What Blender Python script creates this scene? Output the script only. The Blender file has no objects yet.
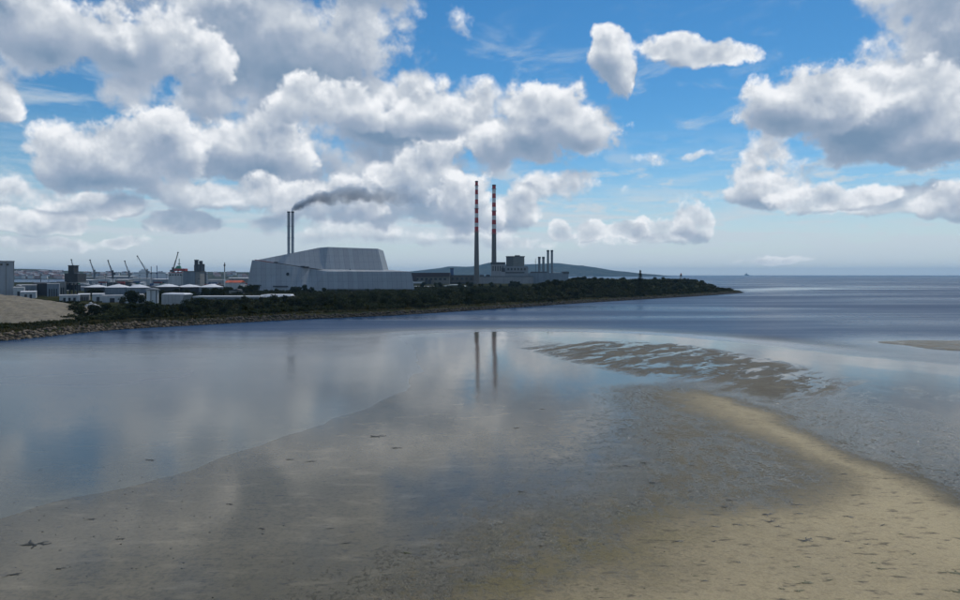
import bpy, bmesh, math, random
import numpy as np
from mathutils import Vector, Matrix

random.seed(7)
rng = np.random.default_rng(7)
S = bpy.context.scene
C = S.collection
H = 24.0            # camera height above the tide (m)
F = 640.0           # focal length in photo pixels (960 wide)
HZ = 274.5          # horizon row of the photo

# ------------------------------------------------------------------ camera
cam_d = bpy.data.cameras.new('camera')
cam = bpy.data.objects.new('camera', cam_d)
C.objects.link(cam)
cam.location = (0, 0, H)
cam.rotation_euler = (math.radians(90), 0, 0)
cam_d.sensor_width = 36.0
cam_d.lens = 36.0 * F / 960.0
cam_d.shift_y = -(300 - HZ) / 960.0
cam_d.clip_start = 0.5
cam_d.clip_end = 60000
S.camera = cam
S.view_settings.view_transform = 'Standard'
S.view_settings.look = 'None'
S.view_settings.exposure = 0.0
S.view_settings.gamma = 1.0
S.cycles.use_denoising = True
S.cycles.use_adaptive_sampling = True
S.cycles.adaptive_threshold = 0.02
S.cycles.adaptive_min_samples = 12
S.cycles.max_bounces = 6
S.cycles.transparent_max_bounces = 16
S.cycles.volume_bounces = 0
S.cycles.sample_clamp_indirect = 4.0

# ------------------------------------------------------------------ node helper
class V:
    """a float socket (or number) with arithmetic"""
    def __init__(s, nt, k): s.nt, s.k = nt, k
    def _m(s, op, *o, clamp=False):
        n = s.nt.nodes.new('ShaderNodeMath'); n.operation = op; n.use_clamp = clamp
        for i, a in enumerate((s,) + o):
            a = a.k if isinstance(a, V) else a
            if isinstance(a, (int, float)): n.inputs[i].default_value = a
            else: s.nt.links.new(a, n.inputs[i])
        return V(s.nt, n.outputs[0])
    def __add__(s, o): return s._m('ADD', o)
    __radd__ = __add__
    def __sub__(s, o): return s._m('SUBTRACT', o)
    def __rsub__(s, o): return V(s.nt, o)._m('SUBTRACT', s)
    def __mul__(s, o): return s._m('MULTIPLY', o)
    __rmul__ = __mul__
    def __truediv__(s, o): return s._m('DIVIDE', o)
    def mx(s, o): return s._m('MAXIMUM', o)
    def mn(s, o): return s._m('MINIMUM', o)
    def smx(s, o, k): return s._m('SMOOTH_MAX', o, k)
    def pw(s, o): return s._m('POWER', o)
    def ss(s, a, b, lo=0.0, hi=1.0):
        n = s.nt.nodes.new('ShaderNodeMapRange'); n.interpolation_type = 'SMOOTHSTEP'
        for nm, q in (('Value', s), ('From Min', a), ('From Max', b), ('To Min', lo), ('To Max', hi)):
            q = q.k if isinstance(q, V) else q
            if isinstance(q, (int, float)): n.inputs[nm].default_value = q
            else: s.nt.links.new(q, n.inputs[nm])
        return V(s.nt, n.outputs['Result'])

def put(nt, sock, v):
    v = v.k if isinstance(v, V) else v
    if hasattr(v, 'is_output'): nt.links.new(v, sock)
    elif isinstance(v, (tuple, list)) and len(v) == 3 and sock.type == 'RGBA': sock.default_value = (*v, 1)
    else: sock.default_value = v

def mixc(nt, f, a, b, mode='MIX'):
    n = nt.nodes.new('ShaderNodeMix'); n.data_type = 'RGBA'; n.blend_type = mode
    put(nt, n.inputs[0], f); put(nt, n.inputs[6], a); put(nt, n.inputs[7], b)
    return n.outputs[2]

def vmul(nt, vec, sc):
    n = nt.nodes.new('ShaderNodeVectorMath'); n.operation = 'MULTIPLY'
    put(nt, n.inputs[0], vec); put(nt, n.inputs[1], sc); return n.outputs[0]

def vadd(nt, vec, sc):
    n = nt.nodes.new('ShaderNodeVectorMath'); n.operation = 'ADD'
    put(nt, n.inputs[0], vec); put(nt, n.inputs[1], sc); return n.outputs[0]

def noise(nt, vec, scale, detail=4.0, rough=0.5, dist=0.0, lac=2.0, out=0):
    n = nt.nodes.new('ShaderNodeTexNoise'); n.noise_dimensions = '3D'
    put(nt, n.inputs['Vector'], vec); n.inputs['Scale'].default_value = scale
    n.inputs['Detail'].default_value = detail; n.inputs['Roughness'].default_value = rough
    n.inputs['Distortion'].default_value = dist; n.inputs['Lacunarity'].default_value = lac
    return V(nt, n.outputs[0]) if out == 0 else n.outputs[1]

def voro(nt, vec, scale, detail=0.0, rough=0.5, smooth=None, feature='F1'):
    n = nt.nodes.new('ShaderNodeTexVoronoi')
    n.feature = 'SMOOTH_F1' if smooth is not None else feature
    put(nt, n.inputs['Vector'], vec); n.inputs['Scale'].default_value = scale
    n.inputs['Detail'].default_value = detail; n.inputs['Roughness'].default_value = rough
    if smooth is not None: n.inputs['Smoothness'].default_value = smooth
    return V(nt, n.outputs[0])

# ------------------------------------------------------------------ world: sky with cumulus
SUN_AZ, SUN_EL = math.radians(24), math.radians(53)
SKY_STRENGTH = 0.1
# cumulus banks: photo column, row of the base-centre, half-width, height above, depth below, bulk
LAYERS = [
 [  # back: the large grey banks
    (-90, 40, 120, 120, 60, 1.0), (60, -40, 160, 60, 50, 1.0), (250, 35, 115, 90, 60, 1.1), (330, 45, 70, 70, 55, 1.0), (300, -60, 150, 70, 60, 1.0),
    (385, 112, 100, 48, 42, 1.1), (470, 118, 95, 44, 46, 1.0), (430, 20, 50, 30, 20, .30), (318, 140, 60, 45, 50, .9), (290, 190, 60, 30, 22, .9), (395, 40, 40, 40, 30, .5),
    (235, 100, 120, 45, 42, .85), (365, 165, 90, 34, 34, .75), (150, 55, 60, 30, 26, .5), (480, 165, 70, 22, 20, .5),
    (370, 228, 130, 22, 18, .62), (450, 228, 60, 16, 14, .6), (10, 190, 60, 24, 18, .8), (60, 243, 60, 10, 8, .7), (125, 243, 26, 8, 6, .6), (20, 250, 40, 7, 5, .5), (265, 222, 26, 10, 8, .55),
    (560, 188, 74, 19, 13, .62), (535, 240, 60, 8, 7, .5), (770, 262, 40, 5, 4, .5), (655, 160, 26, 9, 7, .34), (700, 153, 44, 5, 4, .3), (585, 150, 20, 20, 14, .4), (600, 240, 90, 7, 6, .4),
    (935, 70, 80, 85, 95, 1.2), (985, 30, 90, 80, 110, 1.2), (1000, -30, 120, 60, 60, 1.0), (772, 160, 30, 36, 32, .85), (720, 195, 60, 14, 12, .35),
 ],
 [  # middle
    (30, 22, 125, 60, 50, 1.0), (100, 40, 60, 40, 28, .8), (190, 62, 48, 48, 45, .9), (160, 25, 45, 40, 30, .6), (552, 126, 72, 46, 40, .95), (500, 140, 60, 30, 30, .8), (250, 152, 80, 48, 42, 1.1),
    (430, 195, 52, 54, 42, 1.0), (395, 200, 46, 44, 34, .9), (512, 208, 34, 28, 22, .9), (-10, 105, 28, 28, 20, .8), (85, 208, 50, 18, 14, .95), (592, 232, 22, 14, 10, .9), (660, 233, 34, 20, 13, 1.0),
    (612, 52, 24, 30, 40, .95), (621, 84, 18, 26, 26, .85), (662, 50, 34, 20, 17, .9), (708, 60, 50, 19, 16, .9),
    (870, 112, 90, 60, 50, 1.2), (905, 140, 95, 40, 36, 1.1), (762, 192, 50, 40, 20, .95), (900, 203, 80, 22, 18, .9),
 ],
 [  # front
    (118, 168, 88, 58, 28, 1.1), (168, 140, 40, 42, 32, .85), (75, 165, 45, 32, 26, .8), (210, 194, 80, 26, 18, .95), (42, 222, 56, 22, 13, 1.0), (128, 208, 28, 17, 12, .95), (185, 228, 36, 24, 11, 1.1),
    (350, 205, 50, 36, 22, .9), (468, 208, 46, 40, 24, .9), (305, 205, 44, 26, 18, .8), (560, 232, 20, 19, 9, 1.0), (628, 234, 24, 14, 8, .9), (688, 226, 30, 28, 16, 1.0),
    (805, 108, 62, 52, 34, 1.1), (830, 202, 62, 22, 14, .9), (975, 206, 70, 30, 16, .95), (865, 196, 40, 18, 12, .85), (330, 110, 60, 36, 26, .8), (440, 112, 50, 30, 24, .75),
 ],
]

def build_world():
    w = bpy.data.worlds.new('World'); S.world = w; w.use_nodes = True
    nt = w.node_tree; nt.nodes.clear()
    out = nt.nodes.new('ShaderNodeOutputWorld'); bg = nt.nodes.new('ShaderNodeBackground')
    bg.inputs[1].default_value = SKY_STRENGTH
    nt.links.new(bg.outputs[0], out.inputs[0])
    sky = nt.nodes.new('ShaderNodeTexSky'); sky.sky_type = 'NISHITA'; sky.sun_disc = False
    sky.sun_elevation = SUN_EL; sky.sun_rotation = SUN_AZ
    sky.air_density = 1.0; sky.dust_density = 0.05; sky.ozone_density = 4.0; sky.altitude = 0
    hs = nt.nodes.new('ShaderNodeHueSaturation'); hs.inputs['Saturation'].default_value = SKY_SAT; hs.inputs['Value'].default_value = SKY_VAL
    nt.links.new(vmul(nt, sky.outputs[0], (0.90, 1.0, 1.0)), hs.inputs['Color'])

    # two groups, each sampled twice (self-shading): cloud bulk and cauliflower detail
    gf = bpy.data.node_groups.new('cumulus_detail', 'ShaderNodeTree')
    gf.interface.new_socket('Dir', in_out='INPUT', socket_type='NodeSocketVector')
    gf.interface.new_socket('Fine', in_out='OUTPUT', socket_type='NodeSocketFloat')
    fi = gf.nodes.new('NodeGroupInput'); fo = gf.nodes.new('NodeGroupOutput')
    fw = vmul(gf, vadd(gf, noise(gf, fi.outputs[0], 26.0, 3.0, 0.55, out=1), (-.5, -.5, -.5)), (0.035, 0.035, 0.030))
    fd = vadd(gf, fi.outputs[0], fw)
    fb = noise(gf, fi.outputs[0], 12.0, 11.0, 0.6) - 0.5
    vo = voro(gf, fd, 15.0, 1.6, 0.45) - 0.45
    put(gf, fo.inputs[0], fb * 1.9 - vo * 0.7)
    tc = nt.nodes.new('ShaderNodeTexCoord'); dirv = tc.outputs['Generated']
    def warped(v):
        """direction bent by turbulence (ragged outlines) -> azimuth and elevation in three lanes"""
        wn = noise(nt, v, 9.0, 6.0, 0.6, out=1)
        d = vadd(nt, v, vmul(nt, vadd(nt, wn, (-.5, -.5, -.5)), (0.075, 0.075, 0.055)))
        sp = nt.nodes.new('ShaderNodeSeparateXYZ'); nt.links.new(d, sp.inputs[0])
        x, y, z = (V(nt, sp.outputs[i]) for i in range(3))
        az = x._m('ARCTAN2', y); el = z.mn(1.0).mx(-1.0)._m('ARCSINE')
        c1 = nt.nodes.new('ShaderNodeCombineXYZ'); c2 = nt.nodes.new('ShaderNodeCombineXYZ')
        for i in range(3): put(nt, c1.inputs[i], az); put(nt, c2.inputs[i], el)
        return c1.outputs[0], c2.outputs[0]
    def vop(op, *ins):
        n = nt.nodes.new('ShaderNodeVectorMath'); n.operation = op
        for i, q in enumerate(ins): put(nt, n.inputs[i], q)
        return n.outputs[0]
    def bulk_of(clouds, AZ, EL):
        rows = []
        for (px, py, rx, ru, rd, blk) in clouds:
            a0 = math.atan((px - 480) / F); e0 = math.atan((HZ - py) / F * math.cos(a0)); k = math.cos(a0)
            sx, su, sd_ = F / (rx * k), F / (ru * k), -F / (rd * k)
            rows.append((sx, -a0 * sx, su, -e0 * su, sd_, -e0 * sd_, -blk, blk))
        while len(rows) % 3: rows.append(rows[-1])
        tv = None
        for i in range(0, len(rows), 3):         # three banks per vector lane
            q = [tuple(r[j] for r in rows[i:i + 3]) for j in range(8)]
            dx = vop('MULTIPLY_ADD', AZ, q[0], q[1])
            dy = vop('MAXIMUM', vop('MULTIPLY_ADD', EL, q[2], q[3]), vop('MULTIPLY_ADD', EL, q[4], q[5]))
            r2 = vop('MULTIPLY_ADD', dy, dy, vop('MULTIPLY', dx, dx))
            v = vop('MULTIPLY_ADD', r2, q[6], q[7])
            tv = v if tv is None else vop('MAXIMUM', tv, v)
        s3 = nt.nodes.new('ShaderNodeSeparateXYZ'); nt.links.new(tv, s3.inputs[0])
        l0, l1, l2 = (V(nt, s3.outputs[i]) for i in range(3))
        return l0.smx(l1, 0.3).smx(l2, 0.3).mx(-0.8)
    up = vadd(nt, dirv, (0.008, 0, 0.034))
    W0, W1 = warped(dirv), warped(up)
    # everywhere outside the photographed part the same kind of broken cumulus goes on
    sd = nt.nodes.new('ShaderNodeSeparateXYZ'); nt.links.new(dirv, sd.inputs[0])
    z = V(nt, sd.outputs[2])
    az0 = V(nt, sd.outputs[0])._m('ARCTAN2', V(nt, sd.outputs[1])); el0 = z.mn(1.0).mx(-1.0)._m('ARCSINE')
    outside = az0._m('ABSOLUTE').ss(0.66, 0.80).mx(el0.ss(0.43, 0.54))
    def gen(v): return ((noise(nt, v, 2.6, 3.0, 0.5) - 0.49) * 6.0).mn(1.1).mx(-0.8)
    g0, g1 = gen(dirv), gen(up)
    def field(grp, v):
        n = nt.nodes.new('ShaderNodeGroup'); n.node_tree = grp; nt.links.new(v, n.inputs[0]); return V(nt, n.outputs[0])
    fine, fine2 = field(gf, dirv), field(gf, vadd(nt, dirv, (0.004, 0, 0.014)))
    crisp = noise(nt, dirv, 70.0, 6.0, 0.62) - 0.5
    # haze layer and thin streaks low down
    st = noise(nt, vmul(nt, dirv, (3.0, 3.0, 34.0)), 2.2, 5.0, 0.6)
    hz = z.ss(0.0, 0.25, 1.0, 0.0)
    streak = st.ss(0.42, 0.70) * hz * 0.9 + hz.pw(2.2) * 0.92
    low = noise(nt, vmul(nt, dirv, (5.0, 5.0, 17.0)), 2.6, 7.0, 0.6)
    streak = streak.mx(low.ss(0.46, 0.66) * z.ss(0.008, 0.04) * z.ss(0.12, 0.22, 1.0, 0.0) * 0.95)
    veil = noise(nt, vmul(nt, dirv, (3.0, 3.0, 9.0)), 2.4, 8.0, 0.62, 0.6)
    streak = streak.mx(veil.ss(0.50, 0.74) * z.ss(0.05, 0.12) * z.ss(0.26, 0.42, 1.0, 0.0) * 0.62)
    col = mixc(nt, streak.mn(0.92), hs.outputs[0], tuple(c / SKY_STRENGTH for c in HAZE_COL))
    for li, clouds in enumerate(LAYERS):
        bulk, bulk2 = bulk_of(clouds, *W0), bulk_of(clouds, *W1)
        if li == 0:
            bulk = bulk * (1.0 - outside) + g0 * outside; bulk2 = bulk2 * (1.0 - outside) + g1 * outside
        else:
            bulk = bulk - outside * 2.0; bulk2 = bulk2 - outside * 2.0
        m = bulk.mn(0.95) * 0.9 + fine * (1.0, 0.95, 0.88)[li] + crisp * 0.42 + 0.15
        cover = m.ss(0.0, 0.36) if li else m.ss(-0.06, 0.48)
        rise = (bulk - bulk2).ss(-0.45, 0.50)         # facing the sun: tops; turned away: bases
        relief = (fine - fine2) * (rise * 0.8 + 0.14)
        thick = m.ss(0.15, 1.0)
        lum = (rise * 0.60 + relief + (1.0 - thick) * 0.40 + fine * 0.14 + crisp * 0.24 - 0.07).mx(0.0).mn(1.0)
        ramp = nt.nodes.new('ShaderNodeValToRGB'); nt.links.new(lum.k, ramp.inputs[0])
        cr = ramp.color_ramp
        cr.elements[0].position = 0.0; cr.elements[0].color = (.185, .285, .42, 1)
        cr.elements[1].position = 1.0; cr.elements[1].color = (.92, .94, .97, 1)
        e = cr.elements.new(0.35); e.color = (.345, .42, .54, 1)
        e = cr.elements.new(0.65); e.color = (.56, .615, .69, 1)
        cc = vmul(nt, ramp.outputs[0], (1 / SKY_STRENGTH * CLOUD_GAIN,) * 3)
        col = mixc(nt, cover * (1.0 - hz.pw(3.0) * 0.35), col, cc)
    nt.links.new(col, bg.inputs[0])
    w.cycles.sampling_method = 'NONE'

SKY_SAT, SKY_VAL, CLOUD_GAIN = 1.24, 0.90, 1.0
HAZE_COL = (0.59, 0.67, 0.74)
build_world()

sun_d = bpy.data.lights.new('sun', 'SUN')
sun = bpy.data.objects.new('sun', sun_d); C.objects.link(sun)
sun_d.energy = 2.0; sun_d.angle = math.radians(0.5); sun_d.color = (1.0, 0.95, 0.87)
sv = Vector((math.sin(SUN_AZ) * math.cos(SUN_EL), math.cos(SUN_AZ) * math.cos(SUN_EL), math.sin(SUN_EL)))
sun.rotation_euler = sv.to_track_quat('Z', 'Y').to_euler()
sun.location = (0, 0, 300)

# ------------------------------------------------------------------ materials
def new_mat(name):
    m = bpy.data.materials.new(name); m.use_nodes = True
    nt = m.node_tree
    return m, nt, nt.nodes['Principled BSDF'], nt.nodes['Material Output']

def pos(nt):
    return nt.nodes.new('ShaderNodeNewGeometry').outputs['Position']

def attr(nt, name):
    n = nt.nodes.new('ShaderNodeAttribute'); n.attribute_name = name
    return V(nt, n.outputs['Fac'])

MATS = {}
def pm(name, col, rough=0.7, var=0.25, scale=0.25, metal=0.0, stripes=0.0, streak=0.0, rand=0.0):
    """painted / built surface: mottled, with optional vertical ribs and rain streaks"""
    if name in MATS: return MATS[name]
    m, nt, b, o = new_mat(name)
    p = pos(nt)
    n = noise(nt, p, scale, 5.0, 0.6)
    f = (n - 0.5) * (2 * var) + 1.0
    if streak:
        f = f - noise(nt, vmul(nt, p, (1, 1, 0.06)), 0.7, 4.0, 0.6).ss(0.5, 0.75) * streak
    if stripes:
        sp = nt.nodes.new('ShaderNodeSeparateXYZ'); nt.links.new(p, sp.inputs[0])
        w = ((V(nt, sp.outputs[0]) + V(nt, sp.outputs[1]) * 0.35) * (1 / stripes))._m('FRACT')
        f = f * (1.0 - w.ss(0.0, 0.10, 1.0, 0.0) * 0.38)
        cell = ((V(nt, sp.outputs[0]) + V(nt, sp.outputs[1]) * 0.35) * (1 / stripes))._m('FLOOR')
        wn = nt.nodes.new('ShaderNodeTexWhiteNoise'); wn.noise_dimensions = '1D'; nt.links.new(cell.k, wn.inputs['W'])
        f = f * (V(nt, wn.outputs[0]) * 0.16 + 0.92)
        hj = (V(nt, sp.outputs[2]) * (1 / (stripes * 1.3)))._m('FRACT')
        f = f * (1.0 - hj.ss(0.0, 0.08, 1.0, 0.0) * 0.25)
    if rand:
        oi = nt.nodes.new('ShaderNodeObjectInfo')
        f = f * (V(nt, oi.outputs['Random']) * (2 * rand) + (1 - rand))
    cv = nt.nodes.new('ShaderNodeCombineXYZ')
    for i in range(3): put(nt, cv.inputs[i], f)
    nt.links.new(mixc(nt, 1.0, col, cv.outputs[0], 'MULTIPLY'), b.inputs['Base Color'])
    b.inputs['Roughness'].default_value = rough
    b.inputs['Metallic'].default_value = metal
    MATS[name] = m
    return m

def foliage_mat(name, a, bcol, c):
    m, nt, b, o = new_mat(name)
    oi = nt.nodes.new('ShaderNodeObjectInfo')
    p = pos(nt)
    n = noise(nt, p, 0.9, 3.0, 0.6)
    r = V(nt, oi.outputs['Random'])
    col = mixc(nt, (n * 1.4 + r * 0.6 - 0.55).mn(1.0).mx(0.0), a, bcol)
    col = mixc(nt, noise(nt, p, 0.06, 2.0, 0.5).ss(0.5, 0.68) * 0.75, col, c)
    nt.links.new(col, b.inputs['Base Color'])
    b.inputs['Roughness'].default_value = 0.75
    b.inputs['Specular IOR Level'].default_value = 0.05
    tr = nt.nodes.new('ShaderNodeBsdfTranslucent'); nt.links.new(col, tr.inputs['Color'])
    mx = nt.nodes.new('ShaderNodeMixShader'); mx.inputs[0].default_value = 0.25
    nt.links.new(b.outputs[0], mx.inputs[1]); nt.links.new(tr.outputs[0], mx.inputs[2])
    nt.links.new(mx.outputs[0], o.inputs['Surface'])
    return m

def sand_mat():
    m, nt, b, o = new_mat('tidal_sand')
    p = pos(nt)
    W = attr(nt, 'wet'); ALG = attr(nt, 'algae'); BAR = attr(nt, 'bar')
    big = noise(nt, p, 0.05, 4.0, 0.55)
    mid = noise(nt, vmul(nt, p, (1.0, 0.55, 1.0)), 0.45, 5.0, 0.6)
    finen = noise(nt, p, 2.6, 4.0, 0.65)
    # ridges of the bar: long crests running slantwise, water lying between them
    rot = nt.nodes.new('ShaderNodeVectorRotate'); rot.rotation_type = 'Z_AXIS'; rot.inputs['Angle'].default_value = -0.8
    nt.links.new(p, rot.inputs['Vector'])
    ridge = noise(nt, vmul(nt, rot.outputs[0], (0.055, 0.20, 1.0)), 1.0, 9.0, 0.72, 0.0)
    edge = (mid - 0.5) * 1.3 + (finen - 0.5) * 1.5 + (big - 0.5) * 0.5
    wl = W + edge * (W * (1.0 - W) * 3.4 + 0.03)
    wl = wl - BAR * (ridge + (mid - 0.5) * 0.3 + (finen - 0.5) * 0.25).ss(0.36, 0.60)
    crest = finen.ss(0.50, 0.68) * mid.ss(0.35, 0.6)
    film = wl.ss(0.30, 0.75) * (1.0 - crest * W.ss(0.70, 0.97, 0.7, 0.0))
    damp = (W + (mid - 0.5) * 0.5 * W - BAR * 0.15).ss(0.0, 0.6)
    dry = mixc(nt, mid, (0.50, 0.395, 0.225), (0.58, 0.465, 0.275))
    wet = mixc(nt, big, (0.112, 0.096, 0.060), (0.152, 0.129, 0.080))
    col = mixc(nt, damp, dry, wet)
    col = mixc(nt, BAR * ridge.ss(0.4, 0.6) * 0.8, col, (0.105, 0.086, 0.062))
    col = mixc(nt, (ALG * noise(nt, p, 0.16, 5.0, 0.6).ss(0.38, 0.66) * 0.75).mn(1.0), col, (0.16, 0.13, 0.035))
    col = mixc(nt, finen.ss(0.44, 0.66) * damp * 0.75, col, (0.074, 0.064, 0.042))
    col = mixc(nt, noise(nt, vmul(nt, p, (0.5, 1.2, 1.0)), 0.33, 6.0, 0.65).ss(0.5, 0.72) * damp * 0.7, col, (0.24, 0.20, 0.13))
    # dark flecks of silt
    fl = noise(nt, vmul(nt, p, (0.55, 1.6, 1.0)), 0.9, 6.0, 0.68)
    col = mixc(nt, fl.ss(0.55, 0.68) * 0.75, col, (0.05, 0.045, 0.038))
    gr = noise(nt, p, 7.0, 3.0, 0.7)
    col = mixc(nt, gr.ss(0.35, 0.7) * 0.28, col, (0.10, 0.082, 0.05))
    mott = noise(nt, vmul(nt, p, (0.8, 1.0, 1.0)), 1.5, 5.0, 0.7)
    col = mixc(nt, mott.ss(0.50, 0.72) * 0.35, col, (0.12, 0.098, 0.062))
    col = mixc(nt, noise(nt, p, 0.022, 4.0, 0.6).ss(0.45, 0.7) * (1.0 - film) * 0.35, col, (0.17, 0.142, 0.09))
    nt.links.new(col, b.inputs['Base Color'])
    b.inputs['IOR'].default_value = 1.33
    put(nt, b.inputs['Roughness'], film.ss(0.0, 1.0, 0.5, 0.0) + 0.055 + mid.ss(0.4, 0.75) * W.ss(0.8, 1.0, 0.14, 0.05))
    put(nt, b.inputs['Specular IOR Level'], film * 0.35 + 0.15)
    # relief: sand ripples where the sand is bare, a breath of wind on the film
    wv = nt.nodes.new('ShaderNodeTexWave'); wv.wave_type = 'BANDS'; wv.bands_direction = 'DIAGONAL'
    nt.links.new(vmul(nt, p, (1.0, 1.0, 0.0)), wv.inputs['Vector'])
    wv.inputs['Scale'].default_value = 0.55; wv.inputs['Distortion'].default_value = 5.0
    wv.inputs['Detail'].default_value = 3.0; wv.inputs['Detail Scale'].default_value = 1.6
    rip = V(nt, wv.outputs['Fac'])
    hgt = (rip * 0.012 + finen * 0.09 + gr * 0.035 + ridge * BAR * 0.10 + mid * 0.05) * (1.0 - film * 0.965)
    bp = nt.nodes.new('ShaderNodeBump'); bp.inputs['Strength'].default_value = 1.0; bp.inputs['Distance'].default_value = 1.0
    nt.links.new(hgt.k, bp.inputs['Height']); nt.links.new(bp.outputs[0], b.inputs['Normal'])
    return m

SEA_SLOPE = 0.22
def sea_mat():
    m, nt, b, o = new_mat('sea_water')
    p = pos(nt)
    D = attr(nt, 'depth'); CALM = attr(nt, 'calm')
    # ripples, with slicks of calmer water
    slick = noise(nt, vmul(nt, p, (0.16, 1.0, 1.0)), 0.012, 4.0, 0.55)
    amp = slick.ss(0.36, 0.62, 0.35, 1.0) * (1.0 - CALM * 0.82)
    # wavelet slopes given directly, so that they do not fade out with distance
    c1 = noise(nt, vmul(nt, p, (0.6, 1.0, 1.0)), 1.1, 3.0, 0.6, out=1)
    c2 = noise(nt, vmul(nt, p, (0.5, 1.0, 1.0)), 0.14, 3.0, 0.6, out=1)
    sl = vadd(nt, vadd(nt, c1, vmul(nt, c2, (0.6, 0.6, 0.6))), (-0.8, -0.8, -0.8))
    k = amp * SEA_SLOPE
    kv = nt.nodes.new('ShaderNodeCombineXYZ'); put(nt, kv.inputs[0], k); put(nt, kv.inputs[1], k); kv.inputs[2].default_value = 0.0
    nn = nt.nodes.new('ShaderNodeVectorMath'); nn.operation = 'NORMALIZE'
    nt.links.new(vadd(nt, vmul(nt, sl, kv.outputs[0]), (0, 0, 1)), nn.inputs[0])
    nt.links.new(nn.outputs[0], b.inputs['Normal'])
    put(nt, b.inputs['Roughness'], amp * 0.42 + 0.06)
    b.inputs['IOR'].default_value = 1.33
    nt.links.new(mixc(nt, D.ss(0.3, 2.0), (0.115, 0.12, 0.11), (0.004, 0.040, 0.105)), b.inputs['Base Color'])
    b.inputs['Specular IOR Level'].default_value = 0.2
    # clear shallows: the bed shows through, a calm reflecting skin on top
    tr = nt.nodes.new('ShaderNodeBsdfTransparent'); tr.inputs['Color'].default_value = (0.93, 0.95, 0.92, 1)
    df = nt.nodes.new('ShaderNodeBsdfDiffuse'); df.inputs['Color'].default_value = (0.075, 0.086, 0.085, 1)
    gl = nt.nodes.new('ShaderNodeBsdfGlossy'); put(nt, gl.inputs['Roughness'], amp * 0.26 + 0.10)
    nt.links.new(nn.outputs[0], gl.inputs['Normal'])
    ge = nt.nodes.new('ShaderNodeNewGeometry')
    dt = nt.nodes.new('ShaderNodeVectorMath'); dt.operation = 'DOT_PRODUCT'
    nt.links.new(ge.outputs['Normal'], dt.inputs[0]); nt.links.new(ge.outputs['Incoming'], dt.inputs[1])
    fres = (1.0 - V(nt, dt.outputs['Value'])._m('ABSOLUTE').mn(1.0)).pw(5.0) * 0.98 + 0.02
    op = 1.0 - (D * -3.0)._m('EXPONENT')
    def mixs(f, a_, b_):
        q = nt.nodes.new('ShaderNodeMixShader'); put(nt, q.inputs[0], f)
        nt.links.new(a_.outputs[0], q.inputs[1]); nt.links.new(b_.outputs[0], q.inputs[2]); return q
    shallow = mixs(fres, mixs(op, tr, df), gl)
    mx = mixs(D.ss(0.25, 0.9), shallow, b)
    nt.links.new(mx.outputs[0], o.inputs['Surface'])
    return m

def land_mat():
    m, nt, b, o = new_mat('rough_ground')
    p = pos(nt)
    n = noise(nt, p, 0.05, 5.0, 0.6); n2 = noise(nt, p, 0.6, 4.0, 0.6)
    col = mixc(nt, n.ss(0.42, 0.62), (0.024, 0.030, 0.013), (0.05, 0.048, 0.026))
    col = mixc(nt, n2.ss(0.45, 0.75) * 0.6, col, (0.055, 0.05, 0.03))
    h = nt.nodes.new('ShaderNodeSeparateXYZ'); nt.links.new(p, h.inputs[0])
    col = mixc(nt, V(nt, h.outputs[2]).ss(0.3, 1.8, 1.0, 0.0), col, (0.045, 0.042, 0.038))
    nt.links.new(col, b.inputs['Base Color']); b.inputs['Roughness'].default_value = 0.95
    b.inputs['Specular IOR Level'].default_value = 0.0
    return m

# ------------------------------------------------------------------ numpy helpers
def vnoise(x, y, seed=0):
    xi = np.floor(x).astype(np.int64); yi = np.floor(y).astype(np.int64)
    fx = x - xi; fy = y - yi
    fx = fx * fx * (3 - 2 * fx); fy = fy * fy * (3 - 2 * fy)
    def hsh(a, b):
        h = (a * 374761393 + b * 668265263 + seed * 1442695) & 0x7fffffff
        h = ((h ^ (h >> 13)) * 1274126177) & 0x7fffffff
        return ((h ^ (h >> 16)) & 0xffff) / 65535.0
    a = hsh(xi, yi); b = hsh(xi + 1, yi); c = hsh(xi, yi + 1); d = hsh(xi + 1, yi + 1)
    return (a * (1 - fx) + b * fx) * (1 - fy) + (c * (1 - fx) + d * fx) * fy

def fbm(x, y, octv=4, seed=0):
    s = 0; a = 0.5
    for i in range(octv):
        s = s + a * vnoise(x * 2 ** i, y * 2 ** i, seed + i); a *= 0.5
    return s

def sdf(poly, X, Y):
    """signed distance in metres, positive inside"""
    poly = np.asarray(poly, float)
    d = np.full(X.shape, 1e18); ins = np.zeros(X.shape, bool)
    n = len(poly)
    for i in range(n):
        ax, ay = poly[i]; bx, by = poly[(i + 1) % n]
        ex, ey = bx - ax, by - ay
        t = np.clip(((X - ax) * ex + (Y - ay) * ey) / (ex * ex + ey * ey + 1e-9), 0, 1)
        d = np.minimum(d, (X - ax - t * ex) ** 2 + (Y - ay - t * ey) ** 2)
        c = ((ay > Y) != (by > Y)) & (X < (bx - ax) * (Y - ay) / (by - ay + 1e-12) + ax)
        ins ^= c
    d = np.sqrt(d)
    return np.where(ins, d, -d)

def sst(a, b, x):
    t = np.clip((x - a) / (b - a), 0, 1); return t * t * (3 - 2 * t)

def smooth_line(pts, n=6):
    """Catmull-Rom through the points"""
    p = [np.array(q, float) for q in pts]; out = []
    for i in range(len(p) - 1):
        a = p[max(i - 1, 0)]; b = p[i]; c = p[i + 1]; d = p[min(i + 2, len(p) - 1)]
        for k in range(n):
            t = k / n
            out.append(0.5 * ((2 * b) + (c - a) * t + (2 * a - 5 * b + 4 * c - d) * t * t + (3 * b - a - 3 * c + d) * t ** 3))
    out.append(p[-1])
    return [tuple(q) for q in out]

def gp(px, py):
    """photo pixel on the tide level -> world x, y"""
    Y = H * F / (py - HZ)
    return ((px - 480) / F * Y, Y)

def wp(px, py, Y):
    return Vector(((px - 480) / F * Y, Y, H - (py - HZ) * Y / F))

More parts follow.
